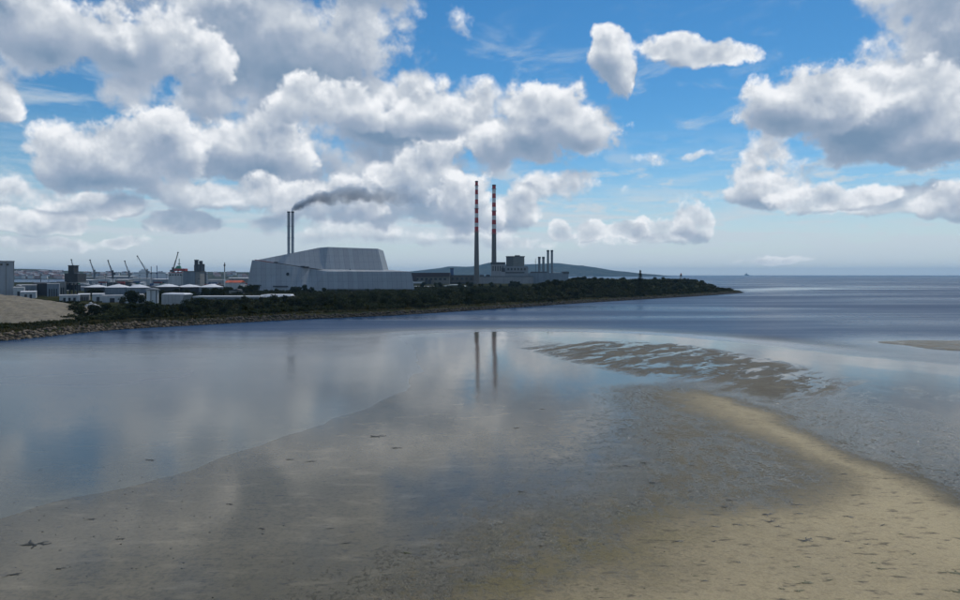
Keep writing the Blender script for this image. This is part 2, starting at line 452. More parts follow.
def grid_mesh(name, Xg, Yg, Zg, mat, attrs=None, kind='structure'):
    r, c = Xg.shape
    me = bpy.data.meshes.new(name)
    co = np.stack([Xg, Yg, Zg], -1).reshape(-1, 3).astype(np.float32)
    idx = np.arange(r * c).reshape(r, c)
    q = np.stack([idx[:-1, :-1], idx[:-1, 1:], idx[1:, 1:], idx[1:, :-1]], -1).reshape(-1, 4)
    me.vertices.add(len(co)); me.vertices.foreach_set('co', co.ravel())
    me.loops.add(q.size); me.loops.foreach_set('vertex_index', q.ravel().astype(np.int32))
    me.polygons.add(len(q)); me.polygons.foreach_set('loop_start', np.arange(0, q.size, 4, dtype=np.int32))
    me.polygons.foreach_set('use_smooth', np.ones(len(q), bool))
    me.update(calc_edges=True)
    for k, a in (attrs or {}).items():
        at = me.attributes.new(k, 'FLOAT', 'POINT'); at.data.foreach_set('value', a.ravel().astype(np.float32))
    me.materials.append(mat)
    o = bpy.data.objects.new(name, me); C.objects.link(o)
    if kind: o['kind'] = kind
    return o

# ------------------------------------------------------------------ tide flat and sea
EDGE = [(-420, 640), (-120, 556), (0, 520), (60, 501), (130, 486), (200, 468), (270, 441), (330, 421), (380, 404), (407, 388), (418, 370),
        (419, 355), (408, 344), (397, 336.6)]
EDGE2 = [(397, 336.6), (430, 333.4), (480, 332), (540, 331.4), (600, 332.4), (660, 335.5), (720, 341), (780, 347.5), (850, 355.5), (960, 366), (1150, 386), (1500, 430)]
edge_w = smooth_line([gp(*q) for q in EDGE]) + smooth_line([gp(*q) for q in EDGE2])[1:]
SEA = [(-19000, 19000), (-19000, 30)] + [(-300, 30)] + edge_w + [(19000, 60), (19000, 19000)]
SAND_L = [gp(*q) for q in [(720, 386), (655, 391), (645, 420), (655, 460), (640, 500), (560, 538), (465, 575), (380, 620), (400, 900), (1400, 900), (1400, 386)]]
SAND_R = [gp(*q) for q in [(300, 391), (640, 390.5), (690, 392), (725, 399), (760, 412), (800, 430), (850, 455), (900, 476), (960, 503), (1200, 600), (1300, 900), (300, 900)]]
RIPZ = [gp(*q) for q in [(600, 404), (690, 404), (745, 420), (800, 446), (845, 474), (838, 498), (780, 512), (700, 520), (640, 512), (600, 470)]]
BARP = [gp(*q) for q in [(522, 348.5), (590, 341), (680, 344), (760, 356), (830, 371), (890, 380), (1000, 390), (1000, 412), (860, 400), (780, 401), (740, 393), (700, 380), (640, 378.5), (590, 366)]]
SPIT = [gp(*q) for q in [(889, 342.3), (915, 341.2), (1010, 342), (1100, 346), (1100, 357), (1000, 352.5), (940, 348.5)]]
ALGAE = [gp(*q) for q in [(420, 600), (470, 560), (560, 520), (640, 505), (700, 520), (640, 560), (560, 610)]]

def flat_fields(X, Y):
    wob = (fbm(X * 0.03, Y * 0.03, 4, 3) - 0.47) * 10
    wob2 = (fbm(X * 0.12, Y * 0.12, 4, 9) - 0.47)
    ds = sdf(SEA, X, Y)
    far = sst(180, 330, Y)
    edge_s = ds + wob2 * (1.5 + 0.02 * Y)
    leftz = sst(60, -20, X) * (1 - far)
    slope = 0.0045 * leftz + 0.03 * (1 - leftz)
    depth = np.where(edge_s > 0, edge_s * slope, edge_s * 0.006)
    depth = np.minimum(depth, 0.32 * leftz + 4.0 * (1 - leftz)) + far * np.clip(ds, 0, 60) * 0.03
    depth = np.maximum(depth, -0.14)
    sp = sdf(SPIT, X, Y) + wob2 * 6 + 5
    depth = depth - sst(-8, 5, sp) * (depth + 0.22)
    u = X / np.maximum(Y, 20)
    dl = sdf(SAND_L, X, Y) + wob * 0.7 + wob2 * 5
    dr = sdf(SAND_R, X, Y) + wob * 0.22 + wob2 * 5
    wl_ = 1 - 0.9 * sst(-16, 20, dl)
    wr_ = 1 - 0.32 * sst(-40, -2, dr) - 0.58 * sst(-5, 4, dr)
    wet = np.maximum(wl_, wr_) - 0.46 * sst(16, 90, -ds) * sst(0.22, 0.02, u)
    rz = sdf(RIPZ, X, Y) + wob * 0.8 + wob2 * 4
    wet = np.maximum(wet, 0.52 * sst(-7, 7, rz))
    wet = np.clip(wet + (fbm(X * 0.06 + 9, Y * 0.06, 5, 41) - 0.48) * 0.35 * (1 - wet), 0.05 + 0.2 * sst(75, 140, Y), 1)
    db = sdf(BARP, X, Y)
    bar = sst(-10, 14, db + wob * 0.6) * 0.9 * (1 - 0.55 * sst(0.42, 0.60, u))
    spm = sst(-2, 4, sp)
    wet = np.where(spm > 0, wet * (1 - spm) + 0.5 * spm, wet)
    alg = sst(-8, 8, sdf(ALGAE, X, Y) + wob * 0.5)
    return depth, wet, bar, alg, ds, leftz

def fan(rows, cols):
    Yg = np.repeat(rows[:, None], len(cols), 1)
    Xg = cols[None, :] * np.maximum(np.abs(Yg), 30)
    return np.clip(Xg, -19000, 19000), Yg
near = 34 * (460 / 34) ** np.linspace(0, 1, 470)
farr = 460 * (19000 / 460) ** np.linspace(0, 1, 70)[1:]
back = -np.array([3000., 800., 200., 40., -10.])
rows = np.concatenate([back, near, farr])
cols = np.concatenate([[-8, -4, -2.2, -1.5, -1.15], np.linspace(-0.95, 0.95, 660), [1.15, 1.5, 2.2, 4, 8]])
Xg, Yg = fan(rows, cols)
dep, wet, bar, alg, ds, leftz = flat_fields(Xg, Yg)
Zg = -dep + bar * (fbm(Xg * 0.15, Yg * 0.06, 4, 33) - 0.4) * 0.12 * (dep < 0.1)
Zg = Zg + (1 - wet) * 0.12 * (dep < 0.02) + (fbm(Xg * 0.2, Yg * 0.2, 3, 5) - 0.45) * 0.05 * (1 - wet)
tidal_flat = grid_mesh('tidal_flat', Xg, Yg, Zg, sand_mat(), {'wet': wet, 'bar': bar, 'algae': alg})

rows2 = np.concatenate([back, 34 * (460 / 34) ** np.linspace(0, 1, 230), farr])
cols2 = np.concatenate([[-8, -4, -2.2, -1.5, -1.15], np.linspace(-0.95, 0.95, 330), [1.15, 1.5, 2.2, 4, 8]])
Xs, Ys = fan(rows2, cols2)
dep2, w2, b2, a2, ds2, lz2 = flat_fields(Xs, Ys)
calm = np.clip(lz2 * sst(300, 230, Ys) * 0.3 + (1 - np.clip(ds2 / (40 + 50 * sst(200, 90, Ys)), 0, 1)) * lz2, 0, 1)
calm = np.maximum(calm, sst(-45, -8, sdf(SPIT, Xs, Ys)) * 0.9)
calm = np.maximum(calm, (1 - np.clip(ds2 / 35, 0, 1)) * 0.55 * (1 - lz2))
SLICK = [gp(*q) for q in [(728, 289.2), (790, 287.2), (870, 288.4), (800, 290.6), (745, 291.6)]]
calm = np.maximum(calm, sst(-15, 25, sdf(SLICK, Xs, Ys)))
sea = grid_mesh('sea', Xs, Ys, np.zeros_like(Xs), sea_mat(), {'depth': np.maximum(dep2, 0), 'calm': calm})

# ------------------------------------------------------------------ object helpers
ORG = {}
class MB:
    """collects shapes (world metres) and links them as ONE mesh object"""
    def __init__(s): s.v = []; s.f = []; s.mi = []; s.cur = 0
    def mat(s, i): s.cur = i; return s
    def poly(s, *pts):
        b = len(s.v); s.v += [tuple(p) for p in pts]; s.f.append(tuple(range(b, b + len(pts)))); s.mi.append(s.cur); return s
    def hull(s, bot, top):
        n = len(bot); b = len(s.v); s.v += [tuple(p) for p in bot] + [tuple(p) for p in top]
        for i in range(n):
            j = (i + 1) % n; s.f.append((b + i, b + j, b + n + j, b + n + i)); s.mi.append(s.cur)
        s.f.append(tuple(b + n + i for i in range(n))); s.mi.append(s.cur)
        s.f.append(tuple(b + i for i in reversed(range(n)))); s.mi.append(s.cur)
        return s
    def box(s, x0, x1, y0, y1, z0, z1):
        return s.hull([(x0, y0, z0), (x1, y0, z0), (x1, y1, z0), (x0, y1, z0)], [(x0, y0, z1), (x1, y0, z1), (x1, y1, z1), (x0, y1, z1)])
    def cyl(s, x, y, z0, z1, r0, r1=None, n=20):
        r1 = r0 if r1 is None else r1
        a = [2 * math.pi * i / n for i in range(n)]
        return s.hull([(x + r0 * math.cos(t), y + r0 * math.sin(t), z0) for t in a], [(x + r1 * math.cos(t), y + r1 * math.sin(t), z1) for t in a])
    def ring(s, x, y, prof, n=24):
        """lathe: list of (r, z)"""
        b = len(s.v)
        for r, z in prof:
            for i in range(n):
                t = 2 * math.pi * i / n; s.v.append((x + r * math.cos(t), y + r * math.sin(t), z))
        for k in range(len(prof) - 1):
            for i in range(n):
                j = (i + 1) % n
                s.f.append((b + k * n + i, b + k * n + j, b + (k + 1) * n + j, b + (k + 1) * n + i)); s.mi.append(s.cur)
        s.f.append(tuple(b + (len(prof) - 1) * n + i for i in range(n))); s.mi.append(s.cur)
        s.f.append(tuple(b + i for i in reversed(range(n)))); s.mi.append(s.cur)
        return s
    def beam(s, p, q, w, h=None):
        p = Vector(p); q = Vector(q); h = h or w
        d = (q - p).normalized(); a = d.cross(Vector((0, 0, 1)))
        if a.length < 1e-3: a = Vector((1, 0, 0))
        a.normalize(); c = d.cross(a).normalized()
        k = [a * w / 2 + c * h / 2, -a * w / 2 + c * h / 2, -a * w / 2 - c * h / 2, a * w / 2 - c * h / 2]
        return s.hull([p + t for t in k], [q + t for t in k])
    def gable(s, x0, x1, y0, y1, z0, z1, along='x'):
        """roof: ridge along x or y"""
        if along == 'x':
            ym = (y0 + y1) / 2
            pts = [(x0, y0, z0), (x1, y0, z0), (x1, y1, z0), (x0, y1, z0), (x0, ym, z1), (x1, ym, z1)]
        else:
            xm = (x0 + x1) / 2
            pts = [(x0, y1, z0), (x0, y0, z0), (x1, y0, z0), (x1, y1, z0), (xm, y1, z1), (xm, y0, z1)]
            pts = [pts[1], pts[2], pts[3], pts[0], pts[5], pts[4]]
            b = len(s.v); s.v += pts
            for f in ((0, 1, 4), (1, 2, 5, 4), (2, 3, 5), (3, 0, 4, 5), (3, 2, 1, 0)):
                s.f.append(tuple(b + i for i in f)); s.mi.append(s.cur)
            return s
        b = len(s.v); s.v += pts
        for f in ((0, 1, 5, 4), (1, 2, 5), (2, 3, 4, 5), (3, 0, 4), (3, 2, 1, 0)):
            s.f.append(tuple(b + i for i in f)); s.mi.append(s.cur)
        return s
    def build(s, name, mats, parent=None, org=None, smooth=False):
        root = parent
        o0 = Vector(ORG[parent]) if parent is not None else Vector(org or (0, 0, 0))
        me = bpy.data.meshes.new(name)
        me.from_pydata([tuple(Vector(p) - o0) for p in s.v], [], s.f)
        mats = mats if isinstance(mats, (list, tuple)) else [mats]
        for m in mats: me.materials.append(m)
        if len(mats) > 1: me.polygons.foreach_set('material_index', s.mi)
        if smooth: me.polygons.foreach_set('use_smooth', [True] * len(s.f))
        me.update()
        o = bpy.data.objects.new(name, me); C.objects.link(o)
        if parent is not None:
            o.parent = parent; ORG[o] = tuple(o0)
        else:
            o.location = o0; ORG[o] = tuple(o0)
        return o

def tag(o, label, cat, group=None):
    o['label'] = label; o['category'] = cat
    if group: o['group'] = group
    return o

def thing(name, label, cat, loc, group=None):
    o = bpy.data.objects.new(name, None); C.objects.link(o); o.location = loc; o.empty_display_size = 1
    ORG[o] = tuple(loc)
    return tag(o, label, cat, group)

def zat(py, Y): return H - (py - HZ) * Y / F
def xat(px, Y): return (px - 480) / F * Y

# palette
concrete = pm('concrete', (0.27, 0.265, 0.25), .85, .3, .15, streak=.25)
concrete_dark = pm('dark_concrete', (0.10, 0.105, 0.11), .85, .35, .2, streak=.2)
clad = pm('grey_cladding', (0.30, 0.325, 0.345), .6, .10, .08, stripes=6.0, streak=.10)
clad_pale = pm('pale_cladding', (0.50, 0.52, 0.53), .6, .15, .2, stripes=2.5, streak=.15)
clad_blue = pm('blue_grey_cladding', (0.20, 0.24, 0.28), .6, .2, .2, stripes=3.0, streak=.2)
clad_dark = pm('dark_cladding', (0.045, 0.05, 0.056), .7, .4, .3)
white = pm('white_paint', (0.72, 0.73, 0.73), .5, .12, .3, streak=.12)
roof_white = pm('white_roof', (0.68, 0.69, 0.70), .6, .15, .15)
roof_grey = pm('grey_roof', (0.30, 0.31, 0.32), .8, .25, .2)
steel = pm('steel', (0.17, 0.19, 0.21), .5, .2, .5)
steel_dark = pm('dark_steel', (0.05, 0.055, 0.062), .6, .3, .5)
steel_pale = pm('bare_steel_flue', (0.30, 0.33, 0.36), .4, .12, .4, metal=.3, streak=.15)
red_band = pm('red_band_paint', (0.46, 0.045, 0.04), .75, .3, .12, streak=.3)
white_band = pm('white_band_paint', (0.70, 0.69, 0.67), .75, .25, .12, streak=.3)
chim_conc = pm('chimney_concrete', (0.175, 0.155, 0.14), .9, .3, .06, streak=.35)
maroon = pm('maroon_cladding', (0.055, 0.035, 0.038), .7, .3, .2)
beige = pm('beige_render', (0.20, 0.19, 0.165), .85, .25, .15, streak=.2)
brick_br = pm('brown_brick', (0.13, 0.115, 0.10), .9, .25, .3, streak=.2)
glass = pm('dark_glass', (0.02, 0.025, 0.03), .15, .1, .5)
orange_roof = pm('orange_roof', (0.50, 0.10, 0.05), .8, .2, .3)
green_paint = pm('green_paint', (0.06, 0.26, 0.16), .6, .2, .5)
red_paint = pm('red_paint', (0.40, 0.05, 0.04), .6, .2, .5)
blue_paint = pm('blue_paint', (0.05, 0.10, 0.22), .6, .2, .5)
rust = pm('rusty_red_strip', (0.20, 0.05, 0.05), .7, .3, .5)
def rock_mat():
    m, nt, b, o = new_mat('rock')
    p = pos(nt); n = noise(nt, p, .7, 4.0, .6)
    sp = nt.nodes.new('ShaderNodeSeparateXYZ'); nt.links.new(p, sp.inputs[0])
    tan = mixc(nt, n.ss(.35, .65), (0.07, 0.058, 0.045), (0.24, 0.19, 0.135))      # tan stone at the near end
    dark = mixc(nt, n.ss(.35, .65), (0.035, 0.033, 0.03), (0.12, 0.105, 0.085))    # darker stone farther out
    nt.links.new(mixc(nt, (V(nt, sp.outputs[0]) + (n - .5) * 60.0).ss(-165, -95), tan, dark), b.inputs['Base Color'])
    b.inputs['Roughness'].default_value = .95; b.inputs['Specular IOR Level'].default_value = .1
    return m
rock = rock_mat()
bark = pm('bark', (0.05, 0.04, 0.03), .95, .3, 2.0)
path_m = pm('gravel_path', (0.13, 0.115, 0.085), .95, .3, .4)
spoil = pm('spoil_sand', (0.20, 0.17, 0.12), .95, .8, .35, streak=.3)

# ------------------------------------------------------------------ land
SHORE = [(-700, 60), (-300, 140), (-205, 190)] + [gp(*q) for q in [(0, 341), (100, 331), (200, 325), (300, 319.5), (400, 315), (480, 310), (560, 304.5), (640, 299.5), (700, 296), (742, 293)]]
shore_s = smooth_line(SHORE, 6)
LAND = shore_s + [(352, 850), (340, 885), (300, 930), (330, 1100), (320, 1450), (100, 1600), (-400, 1650), (-3000, 1750), (-3000, 60)]
def hill_amount(X, Y, ds):
    u = X / Y * F + 480
    return sst(505, 575, u) * sst(748, 690, u) * sst(6, 55, ds) * sst(170, 95, ds) * 9.5 + sst(300, 520, u) * sst(8, 70, ds) * 1.5 * sst(760, 730, u)
def land_z(X, Y):
    ds = sdf(LAND, X, Y)
    wob = (fbm(X * 0.08, Y * 0.08, 3, 2) - 0.45)
    z = np.where(ds < 0, ds * 0.35, np.minimum(ds * 0.42, 3.0)) + sst(8, 60, ds) * 1.4 + wob * sst(4, 20, ds) * 1.2
    return np.maximum(z, -2.5) + hill_amount(X, Y, ds), ds
lx = np.concatenate([np.arange(-3000, -420, 30.), np.arange(-420, 380, 4.)])
ly = np.concatenate([np.arange(56, 1000, 4.), np.arange(1000, 1780, 20.)])
LX, LY = np.meshgrid(lx, ly)
LZ, _ = land_z(LX, LY)
land = grid_mesh('headland_ground', LX, LY, LZ, land_mat())
def gz(x, y):
    z, _ = land_z(np.array([float(x)]), np.array([float(y)])); return float(z[0])

def gzs(pts):
    a = np.asarray(pts, float); return land_z(a[:, 0], a[:, 1])[0]

def shore_pt(px, t):
    """point on the shore under photo column px, moved t metres inland"""
    for i in range(len(shore_s) - 1):
        a, b = shore_s[i], shore_s[i + 1]
        pa, pb = a[0] / a[1] * F + 480, b[0] / b[1] * F + 480
        if a[1] > 150 and pa <= px <= pb:
            k = (px - pa) / (pb - pa + 1e-9)
            dx, dy = b[0] - a[0], b[1] - a[1]; L = math.hypot(dx, dy)
            return (a[0] + dx * k - dy / L * t, a[1] + dy * k + dx / L * t)
    return None

# shore path on top of the bank
pts = []
cl = [q for q in shore_s if q[1] > 150]
mp = MB()
prev = None
for i in range(len(cl) - 6):
    a, b = cl[i], cl[i + 1]
    dx, dy = b[0] - a[0], b[1] - a[1]; L = math.hypot(dx, dy); nx, ny = -dy / L, dx / L
    l = (a[0] + nx * 8.4, a[1] + ny * 8.4); r = (a[0] + nx * 11.4, a[1] + ny * 11.4)
    z = max(gz(*l), gz(*r), gz((l[0]+r[0])/2, (l[1]+r[1])/2)) + 0.10
    cur = ((*l, z), (*r, z))
    if prev: mp.poly(prev[0], cur[0], cur[1], prev[1])
    prev = cur
pth = mp.build('path', path_m); pth['kind'] = 'structure'

# rock armour along the waterline (thousands of boulders of a few pixels)
ico = bmesh.new(); bmesh.ops.create_icosphere(ico, subdivisions=1, radius=1.0)
ICO_V = np.array([v.co[:] for v in ico.verts]); ICO_F = np.array([[v.index for v in f.verts] for f in ico.faces]); ico.free()
def lumps(name, centres, sizes, mat, squash=0.75, jit=0.28, org=None, verts=ICO_V, faces=ICO_F):
    n = len(centres); nv = len(verts)
    jitv = 1 + rng.uniform(-jit, jit, (n, nv, 1))
    ang = rng.uniform(0, 2 * math.pi, n); ca, sa = np.cos(ang), np.sin(ang)
    sc = np.asarray(sizes)[:, None, None] * rng.uniform(0.75, 1.25, (n, 1, 3)) * np.array([1, 1, squash])
    v = verts[None] * jitv * sc
    x = v[..., 0] * ca[:, None] - v[..., 1] * sa[:, None]; y = v[..., 0] * sa[:, None] + v[..., 1] * ca[:, None]
    co = np.stack([x, y, v[..., 2]], -1) + np.asarray(centres)[:, None, :]
    f = faces[None] + (np.arange(n) * nv)[:, None, None]
    co = co.reshape(-1, 3); f = f.reshape(-1, 3)
    me = bpy.data.meshes.new(name)
    if org is not None: co = co - np.asarray(org)
    me.vertices.add(len(co)); me.vertices.foreach_set('co', co.astype(np.float32).ravel())
    me.loops.add(f.size); me.loops.foreach_set('vertex_index', f.astype(np.int32).ravel())
    me.polygons.add(len(f)); me.polygons.foreach_set('loop_start', np.arange(0, f.size, 3, dtype=np.int32))
    me.update(calc_edges=True); me.materials.append(mat)
    o = bpy.data.objects.new(name, me); C.objects.link(o)
    if org is not None: o.location = org
    ORG[o] = tuple(org) if org is not None else (0, 0, 0)
    return o
cen, siz = [], []
for i in range(len(cl) - 1):
    a, b = cl[i], cl[i + 1]
    dx, dy = b[0] - a[0], b[1] - a[1]; L = math.hypot(dx, dy); nx, ny = -dy / L, dx / L
    for _ in range(int(L * 6.5)):
        k = random.random(); t = random.uniform(-0.8, 5.6 if a[0] < -100 else 4.2)
        x, y = a[0] + dx * k + nx * t, a[1] + dy * k + ny * t
        cen.append((x, y)); siz.append(random.uniform(0.3, 0.95))
cen = [(x, y, z + 0.15) for (x, y), z in zip(cen, gzs(cen))]
rv = lumps('rock_armour', cen, siz, rock); rv['kind'] = 'stuff'
tag(rv, 'band of tan boulders armouring the water edge of the wooded bank', 'rocks')

# ------------------------------------------------------------------ far shores and hills
def ridge(name, prof, Y, depth, mat, base=-1.0, nseg=6):
    line = smooth_line(prof, nseg)
    n = len(line)
    xs = np.array([xat(p[0], Y) for p in line]); zs = np.array([zat(p[1], Y) for p in line])
    k = np.array([0, .12, .3, .55, .8, 1.0, 1.6]); hh = np.array([0, .18, .45, .75, .93, 1.0, 0])
    Xr = np.repeat(xs[None], len(k), 0); Yr = Y - depth + np.repeat(k[:, None] * depth, n, 1)
    rough = (fbm(Xr / depth * 6, Yr / depth * 6, 4, 12) - 0.47) * 0.35
    Zr = base + (zs[None] - base) * np.clip(hh[:, None] + rough * (hh[:, None] > 0) * (hh[:, None] < 1), 0, 1.05)
    return grid_mesh(name, Xr, Yr, Zr, mat)
def hill_mat(name, a, b, c, sc):
    m, nt, bs, o = new_mat(name)
    p = pos(nt)
    n = noise(nt, p, sc, 5.0, 0.65)
    col = mixc(nt, n.ss(0.4, 0.6), a, b)
    col = mixc(nt, noise(nt, p, sc * 3.5, 4.0, 0.6).ss(0.56, 0.66) * .8, col, c)
    nt.links.new(col, bs.inputs['Base Color']); bs.inputs['Roughness'].default_value = 1.0
    bs.inputs['Specular IOR Level'].default_value = 0.0
    return m
howth = hill_mat('heath_hill', (0.03, 0.038, 0.036), (0.06, 0.068, 0.056), (0.16, 0.16, 0.15), 0.004)
ridge('hill', [(395, 273.5), (405, 272), (420, 270.3), (440, 268), (450, 266.4), (470, 266.6), (484, 264), (490, 262.6), (500, 264), (515, 264.6), (530, 264.2), (545, 263.6),
               (556, 263), (566, 264), (578, 265.6), (592, 267.6), (605, 269.7), (620, 271.2), (632, 272.8), (644, 274.2)], 9000, 1400, howth)
suburb = hill_mat('suburb_ground', (0.03, 0.04, 0.024), (0.07, 0.075, 0.05), (0.24, 0.22, 0.2), 0.012)
ridge('far_shore', [(-160, 268), (-60, 268.5), (0, 269), (20, 268.8), (45, 269.5), (60, 270.5), (90, 271.6), (130, 272.3), (170, 272.6), (210, 271.8), (250, 272.2), (300, 272.6), (360, 273), (410, 273.6)], 4200, 1100, suburb, base=0.0)

wall_cols = [pm('house_render_white', (0.62, 0.60, 0.57), .85, .1), pm('house_brick', (0.30, 0.16, 0.13), .9, .2), pm('house_render_pink', (0.55, 0.40, 0.37), .85, .1), pm('house_grey', (0.40, 0.41, 0.41), .85, .15)]
roof_cols = [pm('slate_roof', (0.11, 0.11, 0.125), .8, .2), pm('tile_roof', (0.20, 0.11, 0.095), .85, .2), pm('light_roof', (0.42, 0.41, 0.41), .8, .2)]
house_me = []
for i in range(8):
    w, d, h = random.uniform(14, 26), random.uniform(10, 14), random.uniform(6, 9)
    m = MB(); m.mat(0).box(-w / 2, w / 2, -d / 2, d / 2, -4, h); m.mat(1).gable(-w / 2 - .5, w / 2 + .5, -d / 2 - .5, d / 2 + .5, h, h + 4)
    m.mat(1).box(w * .3, w * .3 + 1.5, -.8, .8, h + 2, h + 5.5)
    o = m.build('house', [wall_cols[i % 4], roof_cols[(i * 2 + i // 3) % 3]])
    house_me.append(o.data); bpy.data.objects.remove(o)
def far_ground(x, y, prof_y):
    return prof_y
hcount = 0
for k in range(130):
    px = random.choice([random.uniform(15, 62), random.uniform(15, 62), random.uniform(78, 250)])
    py = random.uniform(272.2, 277.6) if px < 64 else random.uniform(273.3, 276.5)
    Y = 4200 - 1100 + 1100 * min(1, max(0.02, (278 - py) / 9)) * 0.9
    o = bpy.data.objects.new('house', random.choice(house_me)); C.objects.link(o)
    o.location = (xat(px, Y), Y, zat(py + 0.35, Y)); o.rotation_euler.z = random.uniform(-.6, .6); o.scale = (1.3,) * 3
    tag(o, 'tiny house in the built-up strip of far shore behind the docks', 'house', 'houses on the far shore')

# ------------------------------------------------------------------ works and port
G = 4.4
def slab(mb, px0, px1, pyt, Y, depth, zb=None, pyb=None, dy=0.0):
    """box seen between columns px0..px1 with its top at row pyt"""
    z0 = G - .5 if zb is None and pyb is None else (zb if pyb is None else zat(pyb, Y))
    mb.box(xat(px0, Y), xat(px1, Y), Y + dy, Y + dy + depth, z0, zat(pyt, Y)); return mb
def root_at(name, label, cat, px, Y, group=None, z=G):
    return thing(name, label, cat, (xat(px, Y), Y, z), group)

# --- waste-to-energy hall: folded grey cladding
inc = root_at('incinerator_hall', 'huge pale grey folded metal hall with sloping faceted walls and a high rear block', 'building', 330, 780)
Pb = [wp(246, 291, 775), wp(290, 292, 752), wp(308.5, 292.5, 750), wp(326, 292.5, 742), wp(415, 290.5, 765)]
Pt = [wp(252, 260, 790), wp(293.6, 266.2, 770), wp(309.6, 268.7, 777), wp(327, 271.5, 752), wp(411, 271.5, 772)]
for p in Pb: p.z = G - 1
bk = [(Vector((xat(412, 850), 850, G - 1)), Vector((xat(408, 845), 845, Pt[4].z))), (Vector((xat(246, 775) - 2, 880, G - 1)), Vector((xat(252, 790), 872, Pt[0].z)))]
m = MB()
for i in range(4): m.poly(Pb[i], Pb[i + 1], Pt[i + 1], Pt[i])
m.poly(Pb[4], bk[0][0], bk[0][1], Pt[4]); m.poly(bk[0][0], bk[1][0], bk[1][1], bk[0][1]); m.poly(bk[1][0], Pb[0], Pt[0], bk[1][1])
m.poly(Pt[0], Pt[1], Pt[2], Pt[3], Pt[4], bk[0][1], bk[1][1])
lower = m.build('lower_hall', clad, inc)
def on_face(a, b, c, px, py, off=0.25):
    """point of the plane a,b,c seen at photo px, py, a little proud of it"""
    a, b, c = Vector(a), Vector(b), Vector(c); n = (b - a).cross(c - a).normalized()
    if n.y > 0: n = -n
    d = Vector(((px - 480) / F, 1.0, -(py - HZ) / F)); o = Vector((0, 0, H))
    t = (a - o).dot(n) / d.dot(n)
    return o + d * t + n * off, n
U = dict(A=wp(325, 271.0, 772), L=wp(257, 260.2, 806), t1=wp(319, 247.7, 806), t2=wp(328, 247.0, 798), R=wp(383.5, 271.2, 776))
A2 = wp(334, 271.2, 772)
U['t0'] = on_face(U['L'], U['A'], U['t1'], 258.5, 259.7, 0)[0]
U['t3'] = on_face(A2, U['R'], U['t2'], 378, 248.7, 0)[0]
dn = lambda v: Vector((v.x, v.y - 1.5, v.z - 8))
m = MB()
m.poly(U['L'], U['A'], U['t1'], U['t0']); m.poly(U['A'], A2, U['t2'], U['t1']); m.poly(A2, U['R'], U['t3'], U['t2'])
m.poly(dn(U['L']), dn(U['A']), U['A'], U['L']); m.poly(dn(U['A']), dn(A2), A2, U['A']); m.poly(dn(A2), dn(U['R']), U['R'], A2)
B0 = [Vector((xat(258.5, 806), 875, U['t0'].z)), Vector((U['t1'].x, 875, U['t1'].z)), Vector((U['t3'].x - 4, 870, U['t3'].z)), Vector((U['R'].x, 872, G - 1))]
m.poly(U['t0'], U['t1'], B0[1], B0[0]); m.poly(U['t1'], U['t2'], U['t3'], B0[2], B0[1])
m.poly(U['R'], B0[3], B0[2], U['t3']); m.poly(dn(U['R']), Vector((U['R'].x, 790, G)), B0[3], U['R'])
m.poly(B0[3], Vector((xat(258.5, 806), 875, G - 1)), B0[0], B0[1], B0[2])
upper = m.build('rear_block', clad, inc)
def plate(name, mat, root, face, px0, px1, py0, py1, th=0.3):
    q = [on_face(*face, px, py, th) for px, py in ((px0, py1), (px1, py1), (px1, py0), (px0, py0))]
    n = q[0][1]; pts = [v for v, _ in q]
    return MB().hull([p - n * (th + .3) for p in pts], pts).build(name, mat, root)
fL = (Pb[0], Pb[1], Pt[0]); fM = (Pb[1], Pb[2], Pt[1]); fN = (Pb[2], Pb[3], Pt[2]); fR = (Pb[3], Pb[4], Pt[3])
for face, a, b, c, d in ((fL, 253.5, 261, 284.8, 286), (fL, 273, 288, 285.8, 287), (fN, 311, 319.5, 286, 287.2), (fR, 341.5, 363.5, 285.8, 287.3), (fR, 373, 375, 285.3, 286.8), (fR, 377, 379, 285.3, 286.8), (fR, 385.5, 405, 285.4, 286.8)):
    plate('louvre_slot', steel_dark, lower, face, a, b, c, d)
for face, px, py in ((fL, 287.6, 274), (fN, 314, 274)):
    c0, n = on_face(*face, px, py, 0.3)
    a = n.cross(Vector((0, 0, 1))).normalized(); b = n.cross(a).normalized(); r = 1.9
    ring = [c0 + a * r * math.cos(t * math.pi / 10) + b * r * math.sin(t * math.pi / 10) for t in range(20)]
    MB().hull([p - n * .8 for p in ring], ring).build('round_window', glass, lower)
fU = (U['L'], U['A'], U['t1'])
m = MB(); e0 = wp(255, 259.9, 791.5); e1 = wp(326, 270.6, 766)
m.beam(e0, e0.lerp(e1, .27), 1.2, .9); m.build('red_coping', rust, upper)
m = MB(); m.beam(e0.lerp(e1, .27), e1, 1.4, 1.1); m.build('dark_recess_strip', steel_dark, upper)  # dark strip standing in for the shade of the gap below the rear block
for k in (.30, .68, .74): 
    p = e0.lerp(e1, k); MB().box(p.x - 2.2, p.x + 2.2, p.y - 1, p.y + 2, p.z - .4, p.z + 1.5).build('roof_unit', steel_dark, inc)
p = wp(350.5, 270, 776); MB().box(p.x - .9, p.x + .9, p.y - 2, p.y + 1, p.z - 1.6, p.z + 1.2).build('roof_unit', steel, inc)
plate('plinth', clad_dark, lower, fR, 327, 414.5, 289.2, 292.5, .35)
